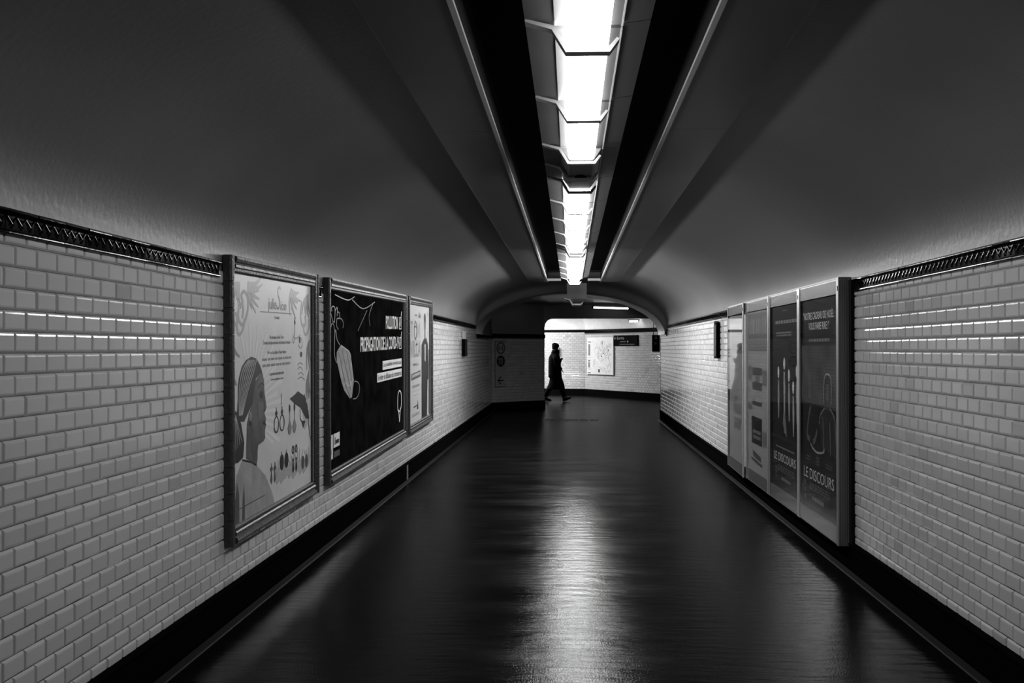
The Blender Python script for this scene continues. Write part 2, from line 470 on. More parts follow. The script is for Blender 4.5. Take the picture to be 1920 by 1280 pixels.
# frieze of black relief tiles
FL = 0.204
def frieze_mesh():
    L = FL-0.002; h = Z_B1-Z_B0; mb = MB()
    prof = [(0, 0), (0.020, 0), (0.0250, 0.003), (0.0262, 0.006), (0.0259, 0.0095), (0.019, 0.016), (0.014, 0.018), (0.014, h-0.024), (0.02, h-0.021), (0.0300, h-0.014), (0.0312, h-0.011), (0.0309, h-0.0075), (0.026, h), (0, h)]
    mb.prism([(a, b) for a, b in prof], -L/2, L/2)
    # zigzag ridges and small bosses below
    zt, zb, n = h-0.027, 0.040, 3
    def ridge(y0, z0, y1, z1, w=0.004, d=0.006):
        dy, dz = y1-y0, z1-z0; l = math.hypot(dy, dz); a, b = -dz/l*w, dy/l*w; x = 0.0135
        a2, b2 = a*0.25, b*0.25; k = -0.06*b2
        e0 = [(x, y0-a, z0-b), (x+d-k, y0-a2, z0-b2), (x+d+k, y0+a2, z0+b2), (x, y0+a, z0+b)]
        e1 = [(x, y1-a, z1-b), (x+d-k, y1-a2, z1-b2), (x+d+k, y1+a2, z1+b2), (x, y1+a, z1+b)]
        mb.add(e0+e1, [(0, 1, 5, 4), (1, 2, 6, 5), (2, 3, 7, 6), (0, 3, 2, 1), (4, 5, 6, 7)])
    for i in range(n):
        a = -L/2+0.004+i*(L-0.008)/n; c = a+(L-0.008)/n; m_ = (a+c)/2
        ridge(a, zt, m_, zb); ridge(m_, zb, c, zt)
        for (y, z, r) in ((m_, 0.027, 0.006), (m_-0.012, 0.035, 0.0045), (m_+0.012, 0.035, 0.0045), (m_, zt-0.008, 0.005)):
            x = 0.0135
            mb.add([(x, y-r, z-r), (x, y+r, z-r), (x, y+r, z+r), (x, y-r, z+r), (x+r, y, z)], [(0, 1, 4), (1, 2, 4), (2, 3, 4), (3, 0, 4)])
    return mb.mesh('frieze_tile', 'frieze')
fr_me = frieze_mesh()
def frieze(name, side, phase, y0, y1, label):
    root = empty(name, (0, 0, 0)); struct(root, label)
    y = phase-math.floor((phase-y0)/FL)*FL+FL/2
    rnd = random.Random(5)
    gaps = [(a-0.08, b+0.08) for a, b in FR] if side < 0 else [(7.66, 12.95)]
    while y+FL/2 < y1+0.1:
        if any(a < y-FL/2+0.06 and y+FL/2-0.06 < b for a, b in gaps):
            y += FL; continue
        o = link('frieze_tile', fr_me, root)
        o.matrix_world = Matrix.Translation((-WL-0.002 if side < 0 else WR+0.002, y, Z_B0)) @ Matrix.Rotation(math.pi if side > 0 else 0, 4, 'Z') @ Matrix.Rotation(rnd.gauss(0, 0.006), 4, 'Z') @ Matrix.Rotation(rnd.gauss(0, 0.010), 4, 'Y')
        y += FL
    return root
frieze('trim_1', -1, 3.591, 0.8, 22.0, 'black relief-tile frieze along the top of the left tiled wall')
frieze('trim_2', 1, 6.9, 0.8, 21.95, 'black relief-tile frieze along the top of the right tiled wall')
# low bands past the arch
struct(MB().box(-WL-0.01, -WL+0.02, Y_ARCH-0.05, Y_MEND, 1.79, 1.88).build('trim_3', 'frieze'), 'low black band on the left wall past the arch')
struct(MB().box(WR-0.02, WR+0.01, Y_ARCH-0.1, Y_REND, 1.83, 1.91).build('trim_4', 'frieze'), 'low black band on the right wall past the arch')

# ---- far hall: angled wall with the line sign, lintel, lit crossing passage
def wall_panel(name, p, q, z0, z1, th, m, label, tiles=None, plinth_h=0.21, band=None, mirror_tiles=True):
    p = Vector((p[0], p[1], 0)); q = Vector((q[0], q[1], 0)); u = (q-p).normalized(); n = Vector((u.y, -u.x, 0)); L = (q-p).length
    root = frame_empty(name, p, u, n); struct(root, label)
    MB().box(0, L, z0, z1, -th, -0.004).build('wall_core', m, root)
    if tiles:
        mb = MB(); rows = int((tiles[1]-tiles[0])/ROWP)+1; rnd = random.Random(3)
        for r in range(rows):
            zc = tiles[0]+ROWP*(r+0.5)
            if zc+0.037 > tiles[1]+0.03: continue
            x = COLP/2*(r % 2)
            if r % 2:
                hv = [(a, b*0.48, c) for a, b, c in TV]
                M4 = Matrix.Translation((COLP/4, zc, -0.004)) @ Matrix(((0, 1, 0, 0), (0, 0, 1, 0), (1, 0, 0, 0), (0, 0, 0, 1)))
                mb.add([M4 @ Vector(v) for v in hv], TF)
            while x+COLP < L+0.004:
                M4 = Matrix.Translation((x+COLP/2, zc, -0.004)) @ Matrix(((0, 1, 0, 0), (0, 0, 1, 0), (1, 0, 0, 0), (0, 0, 0, 1))) @ Matrix.Rotation(rnd.gauss(0, .004), 4, 'Z') @ Matrix.Rotation(rnd.gauss(0, .004), 4, 'Y')
                mb.add([M4 @ Vector(v) for v in TV], TF); x += COLP
            if L-x > 0.03:                                  # cut tile at the end of the row
                k_ = (L-x-0.002)/0.1498
                hv = [(a, b*k_, c) for a, b, c in TV]
                M4 = Matrix.Translation(((x+L)/2, zc, -0.004)) @ Matrix(((0, 1, 0, 0), (0, 0, 1, 0), (1, 0, 0, 0), (0, 0, 0, 1)))
                mb.add([M4 @ Vector(v) for v in hv], TF)
        o = mb.build('tile_field', 'tile', root, fix=False); o['kind'] = 'stuff'
    if plinth_h: MB().box(0, L, 0, plinth_h, -0.01, 0.03).build('plinth', 'plinth', root)
    if band: MB().prism([(band[0], -0.005), (band[1], -0.005), (band[1]-0.015, 0.025), (band[0]+0.015, 0.025)], 0, L, 'x').build('frieze_band', 'frieze', root)
    return root, u, n, L
M_P, M_Q = (-1.99, 26.70), (-0.69, 28.12)
wm, um, nm, Lm = wall_panel('wall_sign', M_P, M_Q, 0, 2.8, 0.35, 'vault', 'angled tiled wall carrying the line number sign', tiles=(0.21, 1.84), band=(1.84, 1.95))
# lintel over the opening, with a rounded left corner
R0 = 0.21; zl = 2.365
pts = [(-0.80, 2.85), (-0.80, zl-R0)] + [(-0.69+R0-R0*math.cos(t), zl-R0+R0*math.sin(t)) for t in [math.pi/2*k/8 for k in range(9)]] + [(3.9, zl), (3.9, 2.85)]
struct(MB().prism(pts[::-1], 28.10, 28.40).build('wall_lintel', 'vault'), 'dark lintel wall above the opening to the lit passage')
# lit passage
wb1, u1, n1, L1 = wall_panel('wall_passage', (-4.6, 36.9), (0.482, 36.02), 0, 2.35, 0.3, 'vault', 'bright tiled passage wall behind the walking person', tiles=(0.21, 2.12), band=(2.12, 2.215))
wb2, u2, n2, L2 = wall_panel('wall_map', (0.482, 36.02), (4.0, 30.1), 0, 2.35, 0.3, 'vault', 'tiled passage wall carrying the street map', tiles=(0.21, 2.08), band=(2.08, 2.215))
M['passage'] = mat('passage_paint', 0.42, 0.6, 0.3, var=0.08)
# passage vault: side wall curving over
def passage_vault(p, q, name, back=7.8):
    p = Vector((p[0], p[1], 0)); q = Vector((q[0], q[1], 0)); u = (q-p).normalized(); n = Vector((u.y, -u.x, 0))
    prof = [(0.0, 2.20)] + [(1.6-1.6*math.cos(t), 2.30+0.62*math.sin(t)) for t in [math.pi/2*k/10 for k in range(11)]] + [(back, 2.92)]
    vs = [tuple(b+n*d+Vector((0, 0, z))) for b in (p-u*0.6, q+u*0.6) for d, z in prof]; k = len(prof)
    mb = MB(); mb.smooth = True; mb.add(vs, [(i, i+1, k+i+1, k+i) for i in range(k-1)])
    return mb.build(name, M['passage'])
pv = passage_vault((-4.6, 36.9), (0.482, 36.02), 'ceiling_passage'); struct(pv, 'curved white ceiling of the lit passage')
pv2 = passage_vault((0.482, 36.02), (4.0, 30.1), 'passage_vault', 4.0); pv2.parent = pv
struct(MB().box(-4.8, -4.6, 28.4, 37.2, 0, 3.0).build('wall_passage_end', 'vault'), 'wall closing the lit passage on the left')
struct(MB().box(3.9, 4.2, 23.7, 30.6, 0, 3.0).build('wall_hall_right', 'vault'), 'side wall of the hall on the right')
MB().add([(WR+0.4, 23.7, 0), (3.9, 23.7, 0), (3.9, 23.7, 3.0), (WR+0.4, 23.7, 3.0)], [(0, 1, 2, 3)]).build('return_wall', 'vault', wr)

# ------------------------------------------------------------------ cable ducts along the ceiling
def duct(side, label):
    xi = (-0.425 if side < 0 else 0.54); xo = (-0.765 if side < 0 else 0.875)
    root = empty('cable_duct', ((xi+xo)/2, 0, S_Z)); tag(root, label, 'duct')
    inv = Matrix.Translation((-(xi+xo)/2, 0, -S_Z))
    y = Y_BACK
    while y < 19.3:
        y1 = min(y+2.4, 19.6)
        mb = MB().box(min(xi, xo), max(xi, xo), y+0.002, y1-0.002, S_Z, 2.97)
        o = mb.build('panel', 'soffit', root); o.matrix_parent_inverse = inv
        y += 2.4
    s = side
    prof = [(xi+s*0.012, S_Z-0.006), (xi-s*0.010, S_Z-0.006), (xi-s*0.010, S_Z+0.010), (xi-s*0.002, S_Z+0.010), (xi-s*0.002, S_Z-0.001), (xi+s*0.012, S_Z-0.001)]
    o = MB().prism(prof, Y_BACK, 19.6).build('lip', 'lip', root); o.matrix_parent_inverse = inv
    o = MB().box(min(xi, xi-s*0.004), max(xi, xi-s*0.004), Y_BACK, 19.6, S_Z+0.012, 2.95).build('inner_side', 'recess', root); o.matrix_parent_inverse = inv  # black plate paints the recess shade onto the duct's inner face
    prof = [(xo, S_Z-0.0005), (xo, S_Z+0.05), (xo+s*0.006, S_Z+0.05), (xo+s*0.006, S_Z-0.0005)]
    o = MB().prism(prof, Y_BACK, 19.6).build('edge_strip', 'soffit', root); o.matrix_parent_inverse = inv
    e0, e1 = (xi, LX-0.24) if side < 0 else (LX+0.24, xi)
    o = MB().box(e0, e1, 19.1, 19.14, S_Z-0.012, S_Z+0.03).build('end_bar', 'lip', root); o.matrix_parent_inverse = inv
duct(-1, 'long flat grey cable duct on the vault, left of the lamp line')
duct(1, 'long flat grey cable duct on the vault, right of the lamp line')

# ------------------------------------------------------------------ lamp line
PIT = 1.2; BAR0 = 3.99
def bars_profile(k=1.0):
    return [(-0.235, 0.090), (-0.135, 0.060), (-0.082, -0.026), (0.082, -0.026), (0.118, 0.022)]
def rib_mesh():
    p = bars_profile(); q = [(-0.235, 0.102), (-0.126, 0.074), (-0.074, -0.010), (0.074, -0.010), (0.108, 0.028)]
    mb = MB()
    for i in range(4):
        mb.prism([p[i], p[i+1], q[i+1], q[i]], -0.03, 0.03)
    return mb.mesh('rib', 'ribmetal')
rib_me = rib_mesh()
def lens_mesh(l, m, name='diffuser'):
    return MB().strip([(-0.074, 0.004), (-0.062, 0.0), (0.062, 0.0), (0.074, 0.004)], -l/2, l/2).mesh(name, m, fix=False)
def lens_sides(l, m):
    mb = MB()
    mb.strip([(-0.084, 0.085), (-0.082, 0.045), (-0.074, 0.004)], -l/2, l/2); mb.strip([(0.074, 0.004), (0.082, 0.045), (0.084, 0.085)], -l/2, l/2)
    return mb.mesh('diffuser_sides', m, fix=False)
side_me = lens_sides(PIT-0.05, 'diffuser_side')
lens_me = lens_mesh(PIT-0.05, 'diffuser'); lens_far = lens_mesh(PIT-0.05, 'diffuser_far'); side_far = lens_sides(PIT-0.05, 'diffuser_side_far'); lens_mid = lens_mesh(PIT-0.05, 'diffuser_mid'); side_mid = lens_sides(PIT-0.05, 'diffuser_side_mid')
def refl_mesh(l):
    mb = MB()
    for s in (-1, 1):
        a = [(s*0.128, 0.088), (s*0.236, 0.100), (s*0.236, 0.104), (s*0.128, 0.094)]
        mb.prism(a if s > 0 else a[::-1], -l/2, l/2)
    return mb
def half_refl(s, l):
    a = [(s*0.128, 0.086), (s*0.236, 0.100), (s*0.236, 0.106), (s*0.128, 0.092)]
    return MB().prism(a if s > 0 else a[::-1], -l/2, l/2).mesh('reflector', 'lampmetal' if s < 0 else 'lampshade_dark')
refl_l, refl_r = half_refl(-1, PIT-0.01), half_refl(1, PIT-0.01)
hous_me = MB().prism([(-0.15, 0.092), (0.15, 0.092), (0.12, 0.20), (-0.12, 0.20)], -PIT/2+0.003, PIT/2-0.003).mesh('housing', 'lampdark')
trim_me = MB().box(-0.019, 0.019, -PIT/2+0.02, PIT/2-0.02, 0.076, 0.092).mesh('lens_rail', 'ribmetal')
rail_dark = MB().box(-0.019, 0.019, -PIT/2+0.02, PIT/2-0.02, 0.076, 0.092).mesh('lens_rail', 'lampshade_dark')
rail_line = MB().box(-0.003, 0.003, -PIT/2+0.02, PIT/2-0.02, 0.070, 0.092).mesh('rail_edge', 'ribmetal')
def box_mesh(l):
    return MB().prism([(-0.12, 0.092), (-0.118, 0.072), (-0.072, 0.004), (0.072, 0.004), (0.118, 0.072), (0.12, 0.092)], -l/2, l/2).mesh('cover_box', 'lampdark')
ordn = ['first', 'second', 'third', 'fourth', 'fifth', 'sixth', 'seventh', 'eighth', 'ninth', 'tenth', 'eleventh', 'twelfth', 'thirteenth']
def lamp(k, lit, label, group):
    yc = BAR0+PIT*k-PIT/2                       # module that ends at bar k
    root = empty('ceiling_light', (LX, yc, 2.70)); tag(root, label, 'lamp', group)
    link('housing', hous_me, root); link('reflector', refl_l, root); link('reflector', refl_r, root)
    b = link('rib', rib_me, root); b.location = (0, PIT/2, 0)
    for s in (-1, 1):
        t = link('lens_rail', trim_me if s < 0 else rail_dark, root); t.location = (s*0.105, 0, 0)
    e = link('rail_edge', rail_line, root); e.location = (0.128, 0, 0)
    if lit == 1: link('diffuser_sides', side_far if k > 8 else side_mid if k > 3 else side_me, link('diffuser', lens_far if k > 8 else lens_mid if k > 3 else lens_me, root))
    elif lit == 0:
        c = link('cover_box', box_mesh(PIT-0.06), root)
        mb = MB(); mb.prism(oval_pts(0.0, 0.05, 0.040, 0.10, 20), 0.0015, 0.0045, 'z')
        mb.build('cable_port', 'black', c)
        r2 = link('rib', rib_me, root); r2.location = (0, 0.05, 0.004)
        mb = MB().box(-0.07, 0.07, -0.005, 0.005, 0.001, 0.004); mb.build('seam', 'black', c)
    else:
        c = link('cover_box', box_mesh(0.5), root); c.location = (0, -0.33, 0)
        o = link('diffuser', lens_mesh(PIT-0.62, 'diffuser_mid'), root); o.location = (0, 0.27, 0); link('diffuser_sides', lens_sides(PIT-0.62, 'diffuser_side_mid'), o)
        rr = link('rib', rib_me, root); rr.location = (0, -0.06, 0)
seen = 0
for k in range(-7, 13):
    if k < 0:
        lit = 1 if k in (-5, -6) else 0
        lab = '%s light module above the top edge of the picture, counted towards the viewer' % ordn[-k-1]
        lamp(k, lit, lab, 'ceiling light modules behind the picture')
        continue
    lit = 0 if k == 3 else (2 if k == 8 else 1)
    if k == 3: lab = 'dark metal-covered module in the lamp line, with an oval cable port'
    elif k == 8: lab = 'half-covered far light module, dark box at its near end'
    elif k == 0: lab = 'nearest bright ceiling light module, cut by the top of the picture'
    else: lab = 'bright ceiling light module, %s along the lamp line from the top of the picture' % ordn[k]
    lamp(k, lit, lab, 'lamp line modules on the corridor vault')

# dropped box and fixture at the end of the line
root = empty('dropped_light', (LX+0.05, 20.0, 2.40)); tag(root, 'dark boxed light fitting dropped below the arch at the end of the lamp line', 'lamp')
MB().box(-0.185, 0.185, 0.0, 0.5, 0.12, 0.40).build('drop_box', 'lampdark', root)
rb = link('rib', rib_me, root); rb.location = (0, 0.02, 0.02)
rb = link('rib', rib_me, root); rb.location = (0, 0.62, 0.02)
dl = link('diffuser', lens_mesh(1.15, 'dulllens'), root); dl.location = (0, 0.62, 0.02); link('diffuser_sides', lens_sides(1.15, 'dulllens'), dl)
MB().box(-0.21, 0.21, 0.0, 1.25, 0.105, 0.125).build('reflector', 'lampmetal', root)

# tube fittings in the hall and the passage
def tube_light(loc, ang, l, m, label, cat='lamp'):
    root = empty('tube_light', loc); root.rotation_euler = (0, 0, ang); tag(root, label, cat)
    MB().prism([(-0.03, 0.05), (0.03, 0.05), (0.05, 0.08), (-0.05, 0.08)], -l/2-0.03, l/2+0.03).build('housing', 'lampdark', root)
    mb = MB(); mb.smooth = True; mb.tube([(0, -l/2, 0.015), (0, l/2, 0.015)], 0.022, 10); mb.build('tube', m, root)
    for s in (-1, 1):
        MB().box(-0.02, 0.02, s*(l/2+0.01)-0.012, s*(l/2+0.01)+0.012, -0.008, 0.06).build('end_cap', 'lampmetal', root)
    return root
tube_light((1.01, 27.05, 2.585), math.radians(-52), 1.15, 'tube_dim', 'slim lit tube lamp under the dark hall ceiling beyond the arch')
tube_light((-1.85, 32.0, 2.62), math.radians(82), 1.5, 'tube', 'tube lamp hidden over the lit passage, nearer the walking person')
tube_light((-3.4, 33.4, 2.62), math.radians(82), 1.5, 'tube', 'tube lamp hidden over the lit passage, far left end')
tube_light((-2.45, 34.6, 2.62), math.radians(82), 1.5, 'tube', 'tube lamp hidden over the lit passage, close to its back wall')
tube_light((1.95, 33.05, 2.40), math.radians(60), 0.30, 'tube_wall', 'short wall lamp glowing above the frieze beside the exit sign')

# ------------------------------------------------------------------ ceramic poster frames
FB = 0.095; FT = 0.055
def frame_profile():
    # (distance inwards from the outer edge, height off the wall)
    return [(0, 0), (0, 0.040), (0.006, 0.052), (0.020, 0.055), (0.034, 0.050), (0.040, 0.038), (0.046, 0.036), (0.052, 0.046), (0.066, 0.046), (0.078, 0.036), (0.090, 0.020), (FB, 0.018), (FB, 0)]
def frame_piece(l):
    mb = MB(); mb.prism(frame_profile(), -l/2, l/2, 'x')     # x along, y inwards, z out
    n = 8
    for i in range(n):                                       # little teeth along the inner edge
        x = -l/2+(i+0.5)*l/n
        mb.box(x-l/n*0.3, x+l/n*0.3, 0.070, 0.088, 0.015, 0.040)
    return mb.mesh('frame_tile', 'frame')
piece_cache = {}
def ceramic_frame(y0, y1, label):
    root = frame_empty('ceramic_surround', (-WL+0.004, y0, fz(y0)), (0, 1, SL), (1, 0, 0)); tag(root, label, 'poster frame', 'ceramic poster frames on the left wall')
    L, H = y1-y0, FH
    def run(length, place):
        n = round(length/0.155); p = length/n
        key = round(p, 4)
        if key not in piece_cache: piece_cache[key] = frame_piece(p-0.003)
        for i in range(n):
            o = link('frame_tile', piece_cache[key], root); o.matrix_local = place((i+0.5)*p)
    I = Matrix.Identity(4)
    run(L-2*FB, lambda t: Matrix.Translation((FB+t, 0, 0)))
    run(L-2*FB, lambda t: Matrix.Translation((FB+t, H, 0)) @ Matrix.Rotation(math.pi, 4, 'Z'))
    run(H, lambda t: Matrix.Translation((0, t, 0)) @ Matrix.Rotation(-math.pi/2, 4, 'Z'))
    run(H, lambda t: Matrix.Translation((L, t, 0)) @ Matrix.Rotation(math.pi/2, 4, 'Z'))
    mb = MB()
    mb.box(0.01, L-0.01, 0.01, FB-0.005, 0, 0.030).box(0.01, L-0.01, H-FB+0.005, H-0.01, 0, 0.030).box(0.01, FB-0.005, FB, H-FB, 0, 0.030).box(L-FB+0.005, L-0.01, FB, H-FB, 0, 0.030)
    mb.build('mortar_bed', 'frame_joint', root)
    MB().box(FB-0.01, L-FB+0.01, FB-0.01, H-FB+0.01, 0.0, 0.004).build('backing', 'ink2', root)
    return root
ceramic_frame(*FR[0], 'brown ceramic frame nearest the viewer, around the pale jewellery poster')
ceramic_frame(*FR[1], 'wide brown ceramic frame around the black face-mask poster')
ceramic_frame(*FR[2], 'brown ceramic frame farthest away, around the pale comedian poster')

def left_poster(y0, y1, m, label):
    # local origin at the opening's lower left corner
    root = frame_empty('poster', (-WL+0.010, y0+0.09, fz(y0)+0.09), (0, 1, SL), (1, 0, 0)); tag(root, label, 'poster')
    MB().box(0, y1-y0-0.18, 0, FH-0.18, -0.001, 0.001).build('sheet', m, root)
    return root
# --- poster 1
p1 = left_poster(*FR[0], 'paper', 'pale jewellery poster with a braided woman in profile and rows of earrings')
mb = MB()
cx, cy = 0.42, 0.66
for i in range(20):
    a = math.radians(-38+i*7.6); b = a+math.radians(3.6)
    r0, r1 = 0.27, 0.62 if i % 2 else 0.50
    poly_into(mb, [(cx+r0*1.05*math.cos(a), cy+r0*math.sin(a)), (cx+r1*1.15*math.cos(a-.01), cy+r1*0.85*math.sin(a-.01)), (cx+r1*1.15*math.cos(b), cy+r1*0.85*math.sin(b)), (cx+r0*1.05*math.cos(b-.02), cy+r0*math.sin(b-.02))], 0.001)
mb.build('sun_rays', 'ink_ray', p1)
SCL = [[(0.262, 1.311), (0.225, 1.355), (0.286, 1.38), (0.349, 1.344), (0.35, 1.268), (0.288, 1.199), (0.226, 1.18), (0.166, 1.22), (0.178, 1.279), (0.238, 1.304), (0.262, 1.266), (0.24, 1.22)],
       [(0.119, 1.175), (0.072, 1.204), (0.072, 1.237), (0.13, 1.241), (0.15, 1.21), (0.135, 1.16), (0.178, 1.119), (0.251, 1.153), (0.292, 1.214)]]
decal('scroll_ornament', 'ink4', p1, strokes=SCL, w=0.022, asp=1.5)
SCR = [[(1.652, 1.36), (1.62, 1.258), (1.66, 1.19), (1.72, 1.18), (1.763, 1.21), (1.744, 1.26)], [(1.70, 1.2), (1.72, 1.14), (1.782, 1.117), (1.858, 1.169), (1.865, 1.235)]]
decal('scroll_ornament', 'ink4', p1, strokes=SCR, w=0.022, asp=1.5)
rnd = random.Random(21); tuft_ink = 'ink3'
def tuft(x, y, ang, n, l, spread, w):
    mb = MB()
    for i in range(n):
        a = ang+spread*(i/(n-1)-0.5); ll = l*rnd.uniform(0.7, 1.1)
        p = [(x, y), (x+ll*0.55*math.cos(a-0.25), y+ll*0.4*math.sin(a-0.25)), (x+ll*math.cos(a), y+ll*0.75*math.sin(a))]
        stroke_into(mb, p, w, 0.0012, taper=True)
    mb.build('leaf_ornament', tuft_ink, p1)
tuft(0.36, 1.44, -0.5, 7, 0.30, 1.5, 0.028); tuft(0.20, 1.43, -2.1, 6, 0.22, 1.2, 0.028); tuft(0.03, 1.10, -1.2, 6, 0.20, 0.9, 0.03); tuft(0.05, 0.93, -1.4, 5, 0.2, 0.7, 0.03)
tuft(1.36, 1.44, -0.9, 7, 0.28, 1.6, 0.03); tuft(1.84, 1.42, -1.8, 6, 0.26, 1.0, 0.03); tuft(1.88, 1.08, -1.7, 5, 0.3, 0.6, 0.03); tuft(1.86, 0.85, -1.6, 5, 0.28, 0.5, 0.03)
tuft_ink = 'ink4'
for i in range(9):
    tuft(0.98+0.10*i, 0.10+0.03*rnd.random(), 1.4+0.25*rnd.random(), 5, 0.14+0.12*rnd.random(), 1.4, 0.03)
tuft(1.72, 0.42, 1.4, 6, 0.3, 1.1, 0.03)
BODY = [(0.03, 0.0), (0.082, 0.185), (0.124, 0.289), (0.231, 0.368), (0.393, 0.36), (0.523, 0.302), (0.715, 0.213), (0.859, 0.09), (0.93, 0.0)]
decal('shoulder', 'ink_sh', p1, polys=[BODY], z=0.0014)
decal('drape', 'ink2', p1, polys=[[(0.03, 0.0), (0.10, 0.16), (0.13, 0.25), (0.17, 0.17), (0.17, 0.0)], [(0.22, 0.0), (0.24, 0.15), (0.27, 0.22), (0.28, 0.0)]], z=0.002)
FACE = [(0.642, 0.884), (0.507, 0.835), (0.455, 0.759), (0.437, 0.70), (0.391, 0.66), (0.328, 0.58), (0.304, 0.372), (0.38, 0.35), (0.523, 0.302), (0.541, 0.39), (0.568, 0.446), (0.663, 0.436), (0.708, 0.456), (0.702, 0.501), (0.727, 0.540), (0.702, 0.561), (0.727, 0.582), (0.690, 0.618), (0.741, 0.650), (0.712, 0.715), (0.695, 0.750), (0.685, 0.827)]
decal('face', 'skin_print', p1, polys=[FACE], z=0.0020)
decal('face_light', 'face_lit', p1, polys=[[(0.60, 0.87), (0.672, 0.82), (0.678, 0.775), (0.60, 0.80), (0.53, 0.80)], [(0.55, 0.69), (0.62, 0.70), (0.675, 0.67), (0.66, 0.61), (0.60, 0.58), (0.55, 0.62)], [(0.704, 0.70), (0.728, 0.655), (0.705, 0.645)]], z=0.0026, smp=True)
decal('face_shade', 'ink2', p1, polys=[[(0.40, 0.62), (0.47, 0.50), (0.57, 0.448), (0.655, 0.438), (0.545, 0.425), (0.535, 0.33), (0.46, 0.34), (0.40, 0.45)]], z=0.0026)
decal('nostril', 'ink', p1, polys=[oval_pts(0.697, 0.635, 0.018, 0.008)], z=0.0030)
HAIR = [(0.152, 0.74), (0.154, 0.813), (0.173, 0.863), (0.228, 0.929), (0.314, 0.967), (0.415, 0.985), (0.52, 0.97), (0.6, 0.925), (0.642, 0.884), (0.507, 0.845), (0.460, 0.765), (0.437, 0.70), (0.391, 0.67), (0.316, 0.626), (0.266, 0.597), (0.181, 0.607), (0.134, 0.656)]
decal('hair', 'ink_hair', p1, polys=[HAIR], z=0.0024)
br_ = []
for i in range(7):
    t = i/6
    br_.append([(0.17+0.06*t, 0.64), (0.17+0.17*t, 0.78), (0.23+0.24*t, 0.90), (0.36+0.16*t, 0.965)])
decal('braid', 'ink4', p1, strokes=br_, z=0.003, w=0.010)
PONY = [(0.029, 0.657), (0.075, 0.678), (0.134, 0.663), (0.205, 0.591), (0.267, 0.473), (0.243, 0.385), (0.147, 0.364), (0.019, 0.379), (0.007, 0.557)]
decal('ponytail', 'ink', p1, polys=[PONY], z=0.0032)
decal('hair_strand', 'ink4', p1, strokes=[[(0.10, 0.65), (0.03+0.035*i, 0.50), (0.03+0.036*i, 0.42+0.012*i)] for i in range(6)], z=0.004, w=0.007)
decal('eye', 'ink', p1, polys=[[(0.585, 0.742), (0.62, 0.765), (0.665, 0.755), (0.66, 0.715), (0.61, 0.72)]], strokes=[[(0.56, 0.79), (0.62, 0.812), (0.672, 0.795)]], z=0.003, w=0.012)
decal('lips', 'ink', p1, polys=[[(0.665, 0.567), (0.722, 0.572), (0.708, 0.557), (0.724, 0.542), (0.665, 0.545)]], z=0.003)
decal('ear', 'ink3', p1, polys=[[(0.36, 0.645), (0.40, 0.652), (0.425, 0.63), (0.405, 0.60), (0.385, 0.582), (0.365, 0.60)]], z=0.0036)
decal('ear_stud', 'ink', p1, polys=[oval_pts(0.39, 0.578, 0.016, 0.014)], z=0.0042)
decal('necklace', 'ink', p1, strokes=[[(0.231, 0.372), (0.33, 0.352), (0.42, 0.335), (0.515, 0.305)]], z=0.003, w=0.010)
decal('body_line', 'ink2', p1, strokes=[[(0.08, 0.088), (0.70, 0.092)]], z=0.003, w=0.005)
text('lettering', 'julie', 'ink', p1, 0.78, 0.98, 1.262, 1.36, bold=0.012, shear=0.12)
text('lettering', 'S', 'ink', p1, 0.985, 1.085, 1.285, 1.448, bold=-0.012, shear=0.25)
text('lettering', 'ion', 'ink', p1, 1.075, 1.225, 1.284, 1.345, bold=0.012, shear=0.12)
decal('underline', 'ink', p1, polys=[rect_pts(0.612, 1.372, 1.262, 1.269)])
text('lettering', 'PARIS', 'ink', p1, 0.935, 1.05, 1.222, 1.24, bold=0.02)
text('lettering', 'Boutique Julie Sion', 'ink', p1, 0.819, 1.159, 1.086, 1.115, bold=0.012)
text('lettering', 'Création de bijoux fantaisie de fabrication française', 'ink2', p1, 0.668, 1.329, 1.050, 1.078, bold=0.02)
text('lettering', '14 rue du plâtre Paris 4ème', 'ink', p1, 0.767, 1.218, 0.985, 1.014, bold=0.012)
scribble('small_print', 'ink3', p1, 0.628, 1.35, 0.948, 0.972, rnd=rnd)
scribble('small_print', 'ink3', p1, 0.65, 1.33, 0.908, 0.934, rnd=rnd)
scribble('small_print', 'ink2', p1, 0.811, 1.161, 0.848, 0.872, rnd=rnd)
text('lettering', 'www.juliesion.com', 'ink', p1, 0.84, 1.145, 0.812, 0.834, bold=0.016)
def oring(cx, cy, rx, ry, w):
    return [(cx+rx*math.cos(t), cy+ry*math.sin(t)) for t in [2*math.pi*k/24 for k in range(25)]]
for x in (0.969, 1.11):
    mb = MB(); stroke_into(mb, oring(x, 0.52, 0.055, 0.052, 0), 0.010, 0.0022, sm=False, asp=1.6)
    poly_into(mb, oval_pts(x, 0.594, 0.027, 0.018), 0.0022); poly_into(mb, rect_pts(x-0.006, x+0.006, 0.60, 0.634), 0.0022); mb.build('hoop_earring', 'ink', p1)
for x in (1.305, 1.434):
    mb = MB(); poly_into(mb, oval_pts(x, 0.604, 0.02, 0.028), 0.0022); poly_into(mb, rect_pts(x-0.004, x+0.004, 0.50, 0.58), 0.0022); mb.build('earring_stem', 'ink', p1)
    decal('drop_earring', 'ink3', p1, polys=[[(x, 0.53), (x+0.052, 0.47), (x+0.03, 0.43), (x, 0.418), (x-0.03, 0.43), (x-0.052, 0.47)]], z=0.0024)
decal('bird_silhouette', 'ink', p1, polys=[[(1.308, 0.672), (1.392, 0.645), (1.44, 0.628), (1.602, 0.59), (1.767, 0.495), (1.862, 0.488), (1.80, 0.60), (1.70, 0.672), (1.62, 0.69), (1.53, 0.712), (1.45, 0.692)]], z=0.0022)
